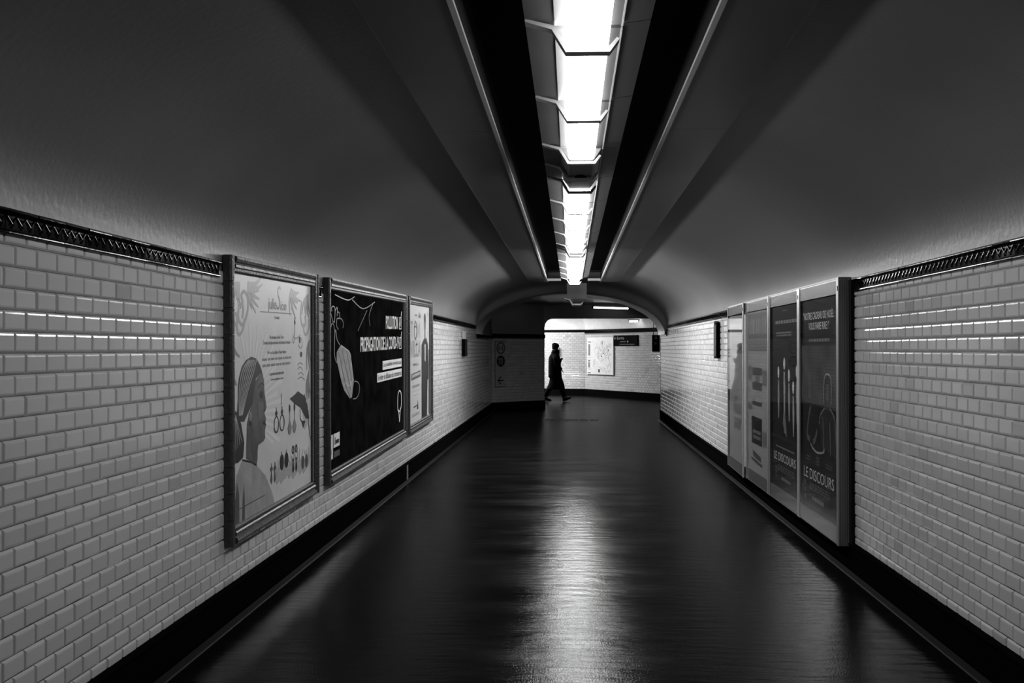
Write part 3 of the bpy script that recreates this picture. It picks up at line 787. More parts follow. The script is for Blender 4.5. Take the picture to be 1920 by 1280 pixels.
decal('bird_wing', 'ink', p1, strokes=[[(1.59, 0.58), (1.60, 0.51), (1.66, 0.48)], [(1.095, 0.72), (1.092, 0.645)], [(1.72, 0.68), (1.766, 0.615)], [(1.83, 0.49), (1.86, 0.40), (1.90, 0.33)]], z=0.0022, w=0.010)
decal('bird_tail', 'ink', p1, polys=[[(1.63, 0.49), (1.748, 0.482), (1.682, 0.432)]], z=0.0022)
for x, dz in ((0.849, 0.0), (0.929, -0.002)):
    decal('long_earring', 'ink2', p1, polys=[oval_pts(x, 0.238+dz, 0.028, 0.016), [(x-0.006, 0.225), (x+0.006, 0.225), (x+0.022, 0.165), (x, 0.137), (x-0.022, 0.165)], rect_pts(x-0.004, x+0.004, 0.245, 0.276)], z=0.0022)
for x in (1.10, 1.219):
    decal('oval_earring', 'ink', p1, polys=[oval_pts(x, 0.253, 0.05, 0.054), rect_pts(x-0.004, x+0.004, 0.30, 0.325)], z=0.0022)
for x in (1.394, 1.480):
    mb = MB(); stroke_into(mb, oring(x, 0.305, 0.024, 0.024, 0), 0.012, 0.0022, sm=False, asp=1.6); mb.build('ring_earring', 'ink', p1)
    decal('tapered_earring', 'ink', p1, polys=[oval_pts(x, 0.232, 0.02, 0.014), [(x-0.01, 0.22), (x+0.01, 0.22), (x+0.03, 0.165), (x, 0.138), (x-0.03, 0.165)]], z=0.0022)
for x in (1.669, 1.776):
    decal('bead_earring', 'ink2', p1, polys=[oval_pts(x, 0.182, 0.045, 0.05)], z=0.0022)
J = [[(1.45, 1.238), (1.451, 1.14), (1.43, 1.10), (1.52, 1.095), (1.60, 1.115)], [(1.407, 1.113), (1.40, 1.07), (1.42, 1.06), (1.45, 1.09)], [(1.56, 1.1), (1.635, 1.09), (1.66, 1.04), (1.60, 1.02), (1.55, 1.045)], [(1.529, 0.90), (1.60, 0.915), (1.672, 0.90)], [(1.53, 0.87), (1.60, 0.885), (1.67, 0.86)], [(1.54, 0.83), (1.62, 0.845), (1.70, 0.82)], [(1.53, 0.80), (1.63, 0.81), (1.728, 0.785)]]
decal('necklace_drawing', 'ink3', p1, strokes=J, z=0.002, w=0.007)
decal('pendant', 'ink', p1, polys=[oval_pts(1.45, 1.205, 0.02, 0.016), oval_pts(1.588, 1.08, 0.02, 0.024), oval_pts(1.628, 0.975, 0.03, 0.02), rect_pts(1.445, 1.458, 1.21, 1.24)], z=0.0024)
# --- poster 2
p2 = left_poster(*FR[1], 'dkposter', 'wide black public notice with a hanging face mask and white slogans')
MASK = [(0.472, 1.01), (0.521, 1.027), (0.865, 0.964), (0.937, 0.914), (1.067, 0.7), (0.975, 0.555), (0.885, 0.549), (0.658, 0.631), (0.556, 0.701), (0.359, 0.9), (0.359, 0.97)]
decal('mask', 'fabric', p2, polys=[MASK])
for pl in ([(0.44, 0.97), (0.60, 0.79), (0.73, 0.66), (0.90, 0.56)], [(0.55, 1.0), (0.72, 0.83), (0.86, 0.69), (0.95, 0.58)], [(0.74, 0.975), (0.86, 0.85), (0.97, 0.70)]):
    decal('mask_pleat', 'ink2', p2, strokes=[pl], z=0.0018, w=0.012, asp=2.0)
decal('mask_edge', 'ink4', p2, strokes=[[(0.521, 1.025), (0.70, 0.995), (0.865, 0.962), (0.937, 0.912)], [(0.70, 0.70), (0.86, 0.66), (0.95, 0.70), (0.93, 0.60)]], z=0.002, w=0.010, asp=2.0)
decal('ear_loop', 'ink3', p2, strokes=[[(0.488, 1.028), (0.374, 1.075), (0.326, 1.155), (0.29, 1.124), (0.275, 1.03), (0.28, 0.943), (0.327, 0.897), (0.36, 0.88)], [(1.086, 0.691), (1.218, 0.682), (1.315, 0.643), (1.296, 0.574), (1.181, 0.535), (1.031, 0.536)]], w=0.009, asp=2.0)
decal('curled_string', 'ink2', p2, strokes=[[(0.185, 1.309), (0.169, 1.337), (0.231, 1.352), (0.293, 1.336), (0.294, 1.277), (0.278, 1.214)], [(0.309, 1.318), (0.373, 1.345), (0.389, 1.313), (0.373, 1.272)], [(0.405, 1.31), (0.47, 1.297), (0.47, 1.258), (0.373, 1.25), (0.36, 1.19), (0.43, 1.16)], [(0.38, 1.252), (0.537, 1.252), (0.621, 1.217), (0.604, 1.174)], [(0.155, 1.179), (0.161, 1.2), (0.216, 1.207), (0.263, 1.186), (0.29, 1.12)], [(0.078, 1.24), (0.12, 1.282), (0.154, 1.282), (0.2, 1.241), (0.22, 1.22), (0.27, 1.23)]], w=0.009, asp=2.0)
text('lettering', 'POLLUTION', 'ink5', p2, 2.741, 3.53, 1.172, 1.316, bold=0.016)
text('lettering', 'PROPAGATION DE LA COVID-19', 'ink5', p2, 1.372, 3.578, 0.950, 1.093, bold=0.018, words=True)
for y0, y1 in ((1.172, 1.317), (0.947, 1.087)):
    decal('tick_box', 'ink5', p2, strokes=[[(3.635, y0+.006), (3.765, y0+.006), (3.765, y1-.01), (3.635, y1-.01), (3.635, y0)], [(3.65, (y0+y1)/2), (3.69, y0+0.03), (3.79, y1+0.06)]], w=0.012, sm=False, asp=2.0, join=True)
for x0, y0, y1, s_ in ((2.541, 0.744, 0.837, 'Les poubelles servent aussi'), (2.227, 0.627, 0.720, 'à éviter la diffusion du coronavirus.')):
    decal('caption_strip', 'ink5', p2, polys=[rect_pts(x0, 3.785, y0, y1)])
    text('lettering', s_, 'ink', p2, x0+0.04, 3.755, y0+0.016, y1-0.014, z=0.002, bold=0.01)
decal('round_emblem', 'ink5', p2, strokes=[[(3.628, 0.471), (3.54, 0.44), (3.508, 0.36), (3.515, 0.26), (3.60, 0.235), (3.70, 0.25), (3.762, 0.30), (3.765, 0.40), (3.72, 0.45), (3.628, 0.471)], [(3.55, 0.26), (3.60, 0.18), (3.63, 0.11)], [(3.70, 0.27), (3.66, 0.18), (3.63, 0.11)]], w=0.014, asp=2.2, join=True)
decal('notice_panel', 'paper_w', p2, polys=[rect_pts(0.006, 0.208, 0.092, 0.292), rect_pts(0.237, 0.466, 0.178, 0.293)])
scribble('small_print', 'ink3', p2, 0.02, 0.15, 0.262, 0.282, z=0.002, rnd=rnd); scribble('small_print', 'ink2', p2, 0.012, 0.12, 0.19, 0.226, z=0.002, lines=2, rnd=rnd); scribble('small_print', 'ink2', p2, 0.012, 0.16, 0.13, 0.175, z=0.002, lines=3, rnd=rnd)
decal('notice_mark', 'ink', p2, polys=[[(0.27, 0.20), (0.295, 0.20), (0.30, 0.262), (0.275, 0.262)], rect_pts(0.31, 0.44, 0.205, 0.238)], z=0.002)
decal('faint_panel', 'ink2', p2, polys=[rect_pts(0.25, 0.466, 0.095, 0.145)])
decal('paper_scuff', 'ink2', p2, strokes=[[(1.0, 1.43), (1.5, 1.36), (2.1, 1.44)], [(1.7, 1.35), (1.45, 1.24), (1.25, 1.15)], [(0.3, 1.45), (0.8, 1.42), (1.1, 1.46)], [(2.0, 1.42), (1.8, 1.30), (1.85, 1.2)]], w=0.008)
# --- poster 3
p3 = left_poster(*FR[2], 'paper_dull', 'pale show poster with a tall standing figure in a dark suit')
text('lettering', 'T', 'ink3', p3, 0.27, 0.47, 1.07, 1.283, bold=0.03)
decal('letter_o_hand', 'ink2', p3, strokes=[oring(0.68, 1.165, 0.11, 0.11, 0)], z=0.001, w=0.03, sm=False, asp=2.0)
decal('lettering', 'ink3', p3, strokes=[[(0.88, 1.07), (0.90, 1.275), (0.975, 1.12), (1.05, 1.275), (1.07, 1.07)]], w=0.04, sm=False)
text('lettering', 'VILLA', 'ink3', p3, 0.25, 1.145, 0.825, 1.04, bold=0.02)
decal('wristwatch', 'ink', p3, strokes=[[(0.58, 1.20), (0.68, 1.215), (0.76, 1.20)], [(0.70, 0.975), (0.78, 0.99), (0.86, 0.985)]], z=0.002, w=0.02)
decal('crown_mark', 'ink2', p3, polys=[[(0.94, 1.325), (0.96, 1.395), (1.0, 1.35), (1.05, 1.40), (1.1, 1.35), (1.16, 1.395), (1.14, 1.325)], rect_pts(0.62, 0.82, 1.345, 1.365)], z=0.0012, join=True)
text('lettering', 'TOM VILLA', 'ink2', p3, 0.445, 0.942, 0.715, 0.748, bold=0.02)
decal('banner', 'ink2', p3, polys=[[(0.31, 0.541), (1.117, 0.563), (1.117, 0.648), (0.31, 0.621)]], z=0.0012)
scribble('small_print', 'ink4', p3, 0.36, 1.06, 0.565, 0.62, z=0.002, lines=1, slope=0.03, rnd=rnd)
scribble('small_print', 'ink3', p3, 0.378, 1.042, 0.435, 0.485, lines=1, rnd=rnd); scribble('small_print', 'ink4', p3, 0.378, 1.04, 0.385, 0.41, rnd=rnd); scribble('small_print', 'ink4', p3, 0.493, 0.92, 0.335, 0.358, rnd=rnd); scribble('small_print', 'ink3', p3, 0.357, 1.044, 0.08, 0.12, lines=2, rnd=rnd)
decal('tower_mark', 'ink', p3, polys=[[(0.80, 0.155), (0.92, 0.155), (0.885, 0.265), (0.86, 0.265)], [(0.52, 0.19), (0.80, 0.20), (0.80, 0.215), (0.52, 0.21)]], z=0.0012, join=True)
decal('figure_suit', 'ink', p3, polys=[[(1.217, 0.008), (1.217, 0.808), (1.225, 0.975), (1.479, 1.06), (1.69, 1.06), (1.84, 0.975), (1.87, 0.72), (1.90, 0.50), (1.80, 0.49), (1.74, 0.008)]], z=0.0012)
decal('figure_shirt', 'ink4', p3, polys=[[(1.50, 0.98), (1.62, 0.98), (1.60, 0.75), (1.52, 0.75)]], z=0.002)
decal('figure_face', 'skin_print', p3, polys=[oval_pts(1.545, 1.24, 0.085, 0.085), rect_pts(1.50, 1.60, 1.05, 1.18)], z=0.0012)
decal('figure_hair', 'ink', p3, polys=[[(1.455, 1.26), (1.45, 1.345), (1.50, 1.392), (1.58, 1.392), (1.63, 1.345), (1.635, 1.26), (1.545, 1.295)]], z=0.002)
decal('shadow_strip', 'ink2', p3, polys=[[(1.86, 0.03), (1.92, 0.03), (1.96, 0.9), (1.90, 0.9)]], z=0.0012)
text('lettering', 'X', 'ink3', p3, 1.72, 1.90, 1.36, 1.42)
decal('side_mark', 'ink4', p3, strokes=[[(1.74, 1.30), (1.90, 1.30)], [(1.74, 1.2), (1.90, 1.2)], [(1.78, 1.14), (1.9, 1.10), (1.78, 1.06)]], z=0.0012, w=0.016)

# ------------------------------------------------------------------ aluminium display cases on the right wall
CX = 1.890; CZ0, CZ1 = 0.175, 2.065
def display_case(y0, y1, label, rot=0.0):
    root = frame_empty('display_case', (WR-0.008, y1, CZ0), (0, -1, 0), (-1, 0, 0))    # x towards the viewer, y up, z into the corridor
    tag(root, label, 'display case', 'aluminium display cases on the right wall')
    L, H, D = y1-y0, CZ1-CZ0, WR-0.008-CX
    MB().box(0.012, L-0.012, 0.012, H-0.012, 0, 0.02).build('back_panel', 'ink2', root)
    for x0, x1 in ((0, 0.02), (L-0.02, L)):
        mb = MB().box(x0, x1, 0, H, 0, D-0.012)
        if x0 > 0:                                       # fluted side
            for i in range(5):
                z = 0.012+i*0.017; mb.prism([(x1, z), (x1+0.005, z+0.003), (x1+0.005, z+0.009), (x1, z+0.012)], 0.003, H-0.003, 'z') if False else None
                mb.add([(x1, 0.004, z), (x1+0.006, 0.004, z+0.004), (x1+0.006, 0.004, z+0.009), (x1, 0.004, z+0.013), (x1, H-0.004, z), (x1+0.006, H-0.004, z+0.004), (x1+0.006, H-0.004, z+0.009), (x1, H-0.004, z+0.013)],
                       [(0, 1, 5, 4), (1, 2, 6, 5), (2, 3, 7, 6), (0, 3, 2, 1), (4, 5, 6, 7)])
        mb.build('side_panel', 'alu', root)
    MB().box(0.02, L-0.02, 0, 0.02, 0, D-0.012).build('bottom_panel', 'alu', root)
    MB().box(0.0, L, H, H+0.012, 0, D).build('top_cap', 'lampdark', root)
    hw = L/2
    doors = []
    for i in range(2):
        a, b = i*hw+0.002, (i+1)*hw-0.002
        d = empty('door'); d.parent = root; d.location = (a, 0, D-0.012)
        d.rotation_euler = (0, rot if i == 0 else 0, 0)
        w = b-a; st = 0.055; hd, ft = 0.105, 0.125
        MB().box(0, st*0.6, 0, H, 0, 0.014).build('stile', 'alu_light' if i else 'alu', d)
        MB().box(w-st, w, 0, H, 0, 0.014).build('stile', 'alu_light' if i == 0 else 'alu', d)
        MB().box(st*0.6, w-st, H-hd, H, 0, 0.008).build('header', 'alu', d)
        MB().box(st*0.6, w-st, 0, ft, 0, 0.008).build('bottom_rail', 'alu', d)
        MB().box(st*0.6-0.01, w-st+0.01, 0.01, H-0.01, 0.010, 0.0125).build('glass_pane', 'glass', d)
        MB().box(w-0.02, w-0.008, H-0.085, H-0.05, 0.012, 0.018).build('lock', 'lampdark', d)
        doors.append((a, w))
    return root, doors
def case_poster(y1, i, m, label, hw):
    root = frame_empty('poster', (CX+0.020, y1-i*hw-0.04, CZ0+0.10), (0, -1, 0), (-1, 0, 0)); tag(root, label, 'poster')
    MB().box(0, hw-0.1, 0, 1.70, -0.001, 0.001).build('sheet', m, root)
    return root
c1, _ = display_case(7.64, 10.28, 'near aluminium display case holding the two dark film posters')
c2, _ = display_case(10.31, 12.97, 'far aluminium display case with bright reflections in its glass', rot=-0.0205)
struct_strip = MB().box(WR-0.03, WR+0.0, 7.565, 7.625, 0.19, 2.05).build('black_strip', 'black'); tag(struct_strip, 'upright black strip beside the near display case', 'cable cover')  # narrow black strip on the wall next to the case
HW = 1.32; Y0O = -0.04; V0 = -0.10   # conversion from case coordinates to sheet coordinates
def S(pts): return [(x+Y0O, y+V0) for x, y in pts]
# near door poster
q1 = case_poster(10.28, 1, 'film', 'dark film poster nearest the viewer, headed by a two-line holiday slogan', HW)
decal('hall_picture', 'film2', q1, polys=[rect_pts(0.0, 1.22, 0.86, 1.32)], z=0.0011)
text('lettering', '"NOTRE CADEAU DE NOËL :', 'ink5', q1, 0.065, 1.116, 1.525, 1.595, bold=0.012, words=True)
text('lettering', 'VOUS FAIRE RIRE !"', 'ink5', q1, 0.257, 0.933, 1.443, 1.503, bold=0.012, words=True)
scribble('small_print', 'ink3', q1, 0.224, 0.941, 1.345, 1.380, rnd=rnd)
scribble('small_print', 'ink4', q1, 0.45, 0.70, 1.30, 1.32, rnd=rnd); scribble('small_print', 'ink3', q1, 0.348, 0.776, 1.216, 1.25, rnd=rnd)
# seated guest with raised glass (generic)
decal('guest_hair', 'ink', q1, polys=[oval_pts(0.885, 1.02, 0.115, 0.085)], z=0.0018)
decal('guest_outline', 'ink4', q1, strokes=[[(0.77, 0.88), (0.762, 1.0), (0.80, 1.085), (0.885, 1.105), (0.97, 1.085), (1.0, 1.0), (0.985, 0.88)]], z=0.0022, w=0.014)
decal('guest_face', 'skin_print', q1, polys=[oval_pts(0.885, 0.965, 0.062, 0.07)], z=0.0024)
decal('guest_jacket', 'ink', q1, polys=[[(0.70, 0.55), (0.62, 0.74), (0.66, 0.80), (0.80, 0.86), (0.95, 0.86), (1.08, 0.80), (1.13, 0.74), (1.14, 0.50)]], z=0.0018)
decal('guest_sleeve', 'ink3', q1, strokes=[[(0.80, 0.85), (0.66, 0.79), (0.62, 0.72)], [(0.95, 0.85), (1.08, 0.80), (1.12, 0.72), (1.13, 0.62)], [(0.73, 0.78), (0.76, 0.62), (0.75, 0.52)], [(0.95, 0.75), (0.97, 0.60), (0.97, 0.5)]], z=0.0024, w=0.016)
decal('bowl', 'ink4', q1, strokes=[[(0.32, 0.545), (0.40, 0.51), (0.56, 0.49), (0.75, 0.51), (0.78, 0.54)]], z=0.0024, w=0.016)
decal('guest_arm', 'skin_print', q1, strokes=[[(0.33, 0.84), (0.25, 0.74), (0.20, 0.60), (0.30, 0.575)], [(0.55, 0.66), (0.47, 0.58), (0.40, 0.56)]], z=0.0022, w=0.045)
decal('standing_guest', 'ink2', q1, polys=[[(0.25, 0.9), (0.25, 1.08), (0.29, 1.13), (0.34, 1.08), (0.34, 0.9)]], z=0.0018)
scribble('small_print', 'ink2', q1, 0.165, 0.317, 0.40, 0.446, lines=2, rnd=rnd); scribble('small_print', 'ink2', q1, 0.50, 0.61, 0.385, 0.46, lines=3, rnd=rnd); scribble('small_print', 'ink2', q1, 0.81, 1.02, 0.395, 0.436, lines=2, rnd=rnd)
text('lettering', 'LE DISCOURS', 'ink5', q1, 0.072, 1.07, 0.258, 0.342, bold=0.0, words=True)
scribble('small_print', 'ink2', q1, 0.25, 0.95, 0.175, 0.235, lines=3, rnd=rnd); scribble('small_print', 'ink3', q1, 0.35, 0.75, 0.09, 0.14, lines=1, rnd=rnd); scribble('small_print', 'ink2', q1, 0.08, 0.16, 0.07, 0.24, lines=3, rnd=rnd)
# second door poster
q2 = case_poster(10.28, 0, 'film', 'dark film poster with a line of pale figures, second door of the near case', HW)
scribble('small_print', 'ink3', q2, 0.14, 1.16, 1.515, 1.56, rnd=rnd); scribble('small_print', 'ink3', q2, 0.22, 0.90, 1.405, 1.45, lines=2, rnd=rnd); scribble('small_print', 'ink2', q2, 0.5, 0.72, 1.63, 1.645, rnd=rnd)
FG = [((0.33, 1.08), 0.05, 0.42), ((0.595, 1.16), 0.055, 0.62), ((0.80, 1.06), 0.05, 0.40), ((0.98, 0.96), 0.05, 0.42), ((1.13, 1.10), 0.055, 0.45)]
for (x, y), w, h in FG:
    decal('printed_face', 'ink5', q2, polys=[oval_pts(x, y, w*0.8, 0.055)], z=0.0018)
    decal('printed_shirt', 'ink4', q2, polys=[[(x-w*0.5, y-0.07), (x+w*0.5, y-0.07), (x+w*0.9, y-0.2), (x+w*0.5, y-h), (x-w*0.2, y-h), (x-w*0.7, y-0.2)]], z=0.0018)
decal('printed_tie', 'ink3', q2, polys=[[(0.56, 0.72), (0.62, 0.73), (0.69, 0.58), (0.70, 0.50), (0.62, 0.55), (0.53, 0.62)]], z=0.002)
decal('dark_lower_part', 'ink', q2, polys=[rect_pts(0.0, 1.22, 0.47, 0.50)], z=0.0012)
decal('rule', 'ink3', q2, polys=[rect_pts(0.20, 1.02, 0.392, 0.405)], z=0.002)
text('lettering', 'LE DISCOURS', 'ink5', q2, 0.105, 1.072, 0.270, 0.345, bold=0.0, words=True)
scribble('small_print', 'ink2', q2, 0.25, 1.0, 0.175, 0.235, lines=3, rnd=rnd); scribble('small_print', 'ink3', q2, 0.45, 0.85, 0.10, 0.14, rnd=rnd); scribble('small_print', 'ink2', q2, 0.17, 0.26, 0.1, 0.22, lines=3, rnd=rnd)
# far case posters
q3 = case_poster(12.97, 1, 'ink4', 'pale notice with dark capitals and grey squares, near door of the far case', HW)
decal('dark_heading', 'ink3', q3, polys=[rect_pts(0.0, 1.2, 1.27, 1.66)], z=0.0012)
decal('heading_bars', 'ink4', q3, polys=[rect_pts(0.08+0.115*i, 0.08+0.115*i+0.04+0.02*(i % 3), 1.44, 1.60) for i in range(9)]+[rect_pts(0.05+0.09*i, 0.05+0.09*i+0.02+0.015*(i % 2), 1.29, 1.40) for i in range(12)], z=0.002)
decal('grey_square', 'ink2', q3, polys=[rect_pts(0.30, 0.84, 1.02, 1.10), rect_pts(0.29, 0.84, 0.87, 0.95), rect_pts(0.29, 0.84, 0.71, 0.75)], z=0.002)
decal('grey_patch', 'ink3', q3, polys=[rect_pts(0.0, 0.24, 0.97, 1.12), rect_pts(0.88, 1.1, 0.93, 1.08), rect_pts(0.45, 0.70, 0.95, 1.02), rect_pts(0.0, 0.22, 0.65, 0.72), rect_pts(0.88, 1.1, 0.32, 0.47)], z=0.0018)
decal('dark_panel', 'ink', q3, polys=[rect_pts(0.25, 0.84, 0.31, 0.59)], z=0.002)
decal('panel_window', 'ink3', q3, polys=[rect_pts(0.32, 0.78, 0.42, 0.455), rect_pts(0.34, 0.78, 0.365, 0.40)], z=0.0028)
decal('banner', 'ink2', q3, polys=[[(0.32, 0.175), (0.78, 0.15), (0.78, 0.20), (0.32, 0.24)], [(0.22, 0.13), (0.86, 0.10), (0.86, 0.13), (0.22, 0.16)]], z=0.002)
q4 = case_poster(12.97, 0, 'ink4', 'pale notice behind glare, far door of the far case', HW)
decal('grey_square', 'ink3', q4, polys=[rect_pts(0.35, 0.85, 0.55, 0.75), rect_pts(0.35, 0.85, 0.38, 0.50), rect_pts(0.2, 0.95, 1.25, 1.55)], z=0.002)

# ------------------------------------------------------------------ signs
# narrow signs on the side walls
root = empty('wall_sign_box', (WR-0.01, 14.38, 1.44)); tag(root, 'narrow black sign plate on the right tiled wall past the display cases', 'sign')
MB().box(-0.045, 0, -0.13, 0.13, 0, 0.48).build('plate', 'sign_black', root)
MB().box(-0.052, -0.045, -0.11, 0.11, 0.03, 0.45).build('face', 'ink', root)
MB().box(-0.06, 0.0, -0.02, 0.02, 0.48, 0.50).build('bracket', 'lampmetal', root)
root = empty('hanging_sign', (-WL+0.008, 19.35, 1.43)); tag(root, 'small black sign box on two pale rods on the far left wall', 'sign')
MB().box(0, 0.06, -0.22, 0.22, 0, 0.315).build('box', 'sign_black', root)
for y in (-0.17, 0.14):
    MB().box(0.01, 0.035, y-0.04, y+0.04, 0.315, 0.46).build('rod', 'sign_white', root)
# line sign
o_ = Vector((M_P[0], M_P[1], 0))+um*0.09+nm*0.012
ls = frame_empty('line_sign', (o_.x, o_.y, 0.60), um, nm); tag(ls, 'tall narrow metro line sign with circled M, number 11 and left arrow', 'sign')
W_, H_ = 0.36, 1.17
MB().box(0, W_, 0, H_, 0, 0.02).build('panel', 'sign_white', ls)
decal('panel_rim', 'ink2', ls, polys=[rect_pts(0, W_, H_-0.02, H_), rect_pts(0, 0.012, 0, H_), rect_pts(0, W_, 0, 0.012)], z=0.0205)
decal('circle_ring', 'ink', ls, strokes=[oring(0.20, 0.985, 0.135, 0.135, 0)], z=0.0205, w=0.028, sm=False)
decal('lettering', 'ink', ls, strokes=[[(0.125, 0.915), (0.135, 1.05), (0.20, 0.95), (0.265, 1.05), (0.275, 0.915)]], z=0.0205, w=0.030, sm=False)
decal('disc', 'ink', ls, polys=[oval_pts(0.20, 0.655, 0.145, 0.145, 28)], z=0.0205)
for x_ in (0.165, 0.245): decal('lettering', 'sign_white', ls, strokes=[[(x_-0.045, 0.70), (x_, 0.735), (x_, 0.575)]], z=0.0214, w=0.028, sm=False)
decal('arrow', 'ink', ls, strokes=[[(0.09, 0.165), (0.30, 0.165)], [(0.21, 0.26), (0.095, 0.165), (0.21, 0.07)]], z=0.0205, w=0.036, sm=False, join=True)
# helper for things on the map wall
PB2 = Vector((0.482, 36.02, 0))
def on_map_wall(d, z, off): p = PB2+u2*d+n2*off; return (p.x, p.y, z)
# street map
mp_ = frame_empty('street_map', on_map_wall(0.22, 0.72, 0.01), u2, n2); tag(mp_, 'large framed street map panel on the lit passage wall', 'map')
MW, MH = 1.60, 1.22
MB().box(0, MW, 0, MH, 0, 0.045).build('panel', 'paper_w', mp_)
decal('panel_edge', 'ink2', mp_, polys=[rect_pts(MW-0.012, MW+0.04, -0.03, MH+0.02), rect_pts(-0.01, MW, -0.03, 0.0)], z=0.02)
mb = MB(); rnd = random.Random(42)
for i in range(60):
    x, y = rnd.uniform(0.38, 1.5), rnd.uniform(0.08, 1.08); a = rnd.choice((0.3, 0.35, 1.85, 1.9, 1.2, 2.7))+rnd.gauss(0, 0.12); l = rnd.uniform(0.12, 0.5)
    p = [(x, y), (x+l*0.5*math.cos(a), y+l*0.5*math.sin(a)+0.02), (x+l*math.cos(a+0.1), y+l*math.sin(a+0.1))]
    if all(0.33 < q[0] < 1.52 and 0.05 < q[1] < 1.12 for q in p): stroke_into(mb, p, 0.012, 0.0455)
mb.build('street_lines', 'ink4', mp_)['kind'] = 'stuff'
mb = MB()
for i in range(70):
    x, y = rnd.uniform(0.36, 1.44), rnd.uniform(0.06, 1.05); w, h = rnd.uniform(0.03, 0.14), rnd.uniform(0.03, 0.10)
    poly_into(mb, [(x, y), (x+w, y+0.02), (x+w*0.9, y+h), (x+0.01, y+h*0.9)], 0.0452)
mb.build('city_blocks', 'paper', mp_)['kind'] = 'stuff'
decal('river', 'ink5', mp_, polys=[[(0.35, 0.62), (0.60, 0.42), (0.85, 0.26), (1.25, 0.20), (1.25, 0.27), (0.95, 0.33), (0.70, 0.50), (0.40, 0.72)]], z=0.046)
decal('station_mark', 'ink', mp_, polys=[rect_pts(0.93, 0.96, 0.98, 1.10), oval_pts(0.90, 0.60, 0.035, 0.02), oval_pts(1.02, 0.70, 0.03, 0.015), oval_pts(1.3, 0.55, 0.03, 0.012), oval_pts(1.32, 0.8, 0.015, 0.04), oval_pts(0.75, 0.12, 0.05, 0.06)], z=0.047)
decal('legend_bar', 'ink', mp_, polys=[rect_pts(0.04, 0.26, 1.06, 1.085), rect_pts(0.06, 0.24, 0.03, 0.06), rect_pts(0.06, 0.2, 0.45, 0.475), rect_pts(0.06, 0.2, 0.40, 0.42)], z=0.046)
decal('legend_block', 'ink3', mp_, polys=[rect_pts(0.07, 0.19, 0.22, 0.39), rect_pts(0.04, 0.26, 0.16, 0.175), rect_pts(0.04, 0.26, 0.54, 0.55), rect_pts(0.08, 0.2, 0.62, 1.0)], z=0.046)
# exit sign
d_ = 2.33
ex = frame_empty('exit_sign', on_map_wall(1.86, 1.66, 0.02), u2, n2); tag(ex, 'wide black exit sign reading Sortie with left arrow, beside the street map', 'sign')
EW = 1.35; EH = 0.335
MB().box(0, EW, 0, EH, 0, 0.05).build('panel', 'sign_black', ex)
text('lettering', 'Sortie', 'ink3', ex, 0.20, 0.62, 0.20, 0.30, z=0.0505, bold=0.01)
decal('arrow', 'ink3', ex, strokes=[[(0.04, 0.245), (0.16, 0.245)], [(0.10, 0.295), (0.045, 0.245), (0.10, 0.195)]], z=0.0505, w=0.02, sm=False, join=True)
decal('small_print', 'ink2', ex, polys=[rect_pts(0.38, 0.70, 0.12, 0.145), rect_pts(0.36, 1.2, 0.035, 0.06)], z=0.0505)
decal('round_mark', 'ink3', ex, polys=[oval_pts(0.82, 0.135, 0.045, 0.03)], z=0.0505)
# hanging black sign at the right end of the opening
hs = empty('pendant_sign', (2.24, 28.2, 1.49)); tag(hs, 'narrow black hanging sign at the right edge of the lit opening', 'sign')
MB().box(-0.10, 0.10, -0.03, 0.03, 0, 0.44).build('panel', 'sign_black', hs)
for x in (-0.06, 0.06): MB().box(x-0.008, x+0.008, -0.008, 0.008, 0.44, 0.875).build('hanger', 'sign_black', hs)
mb = MB()
for k, (x0, x1, z0, z1) in enumerate(((-0.03, 0.03, 0.33, 0.40), (-0.04, 0.02, 0.20, 0.24), (-0.04, -0.02, 0.18, 0.26))):
    mb.box(x0, x1, -0.032, -0.030, z0, z1)
mb.build('sign_mark', 'ink3', hs)
# small wall box behind the person
pb = Vector((-4.6, 36.9, 0))+u1*4.02
bx = frame_empty('call_box', (pb.x+n1.x*0.01, pb.y+n1.y*0.01, 1.34), u1, n1); tag(bx, 'small grey call box on the passage wall behind the person', 'box')
MB().box(0, 0.26, 0, 0.26, 0, 0.09).build('body', 'sign_white', bx)
decal('screen', 'ink2', bx, polys=[rect_pts(0.03, 0.23, 0.17, 0.22), [(0.05, 0.11), (0.21, 0.11), (0.13, 0.05)]], z=0.0905)

# floor hatch
ht = empty('floor_hatch', (0.04, 23.1, 0.0)); tag(ht, 'dark steel hatch frame set in the floor below the arch', 'hatch')
MB().box(-0.60, 0.60, 0.36, 0.42, 0.0, 0.012).build('back_bar', 'steel', ht)
for x in (-0.59, -0.11, 0.14, 0.36, 0.585):
    MB().box(x-0.014, x+0.014, -0.30, 0.36, 0.0, 0.006).build('cross_bar', 'steel', ht)

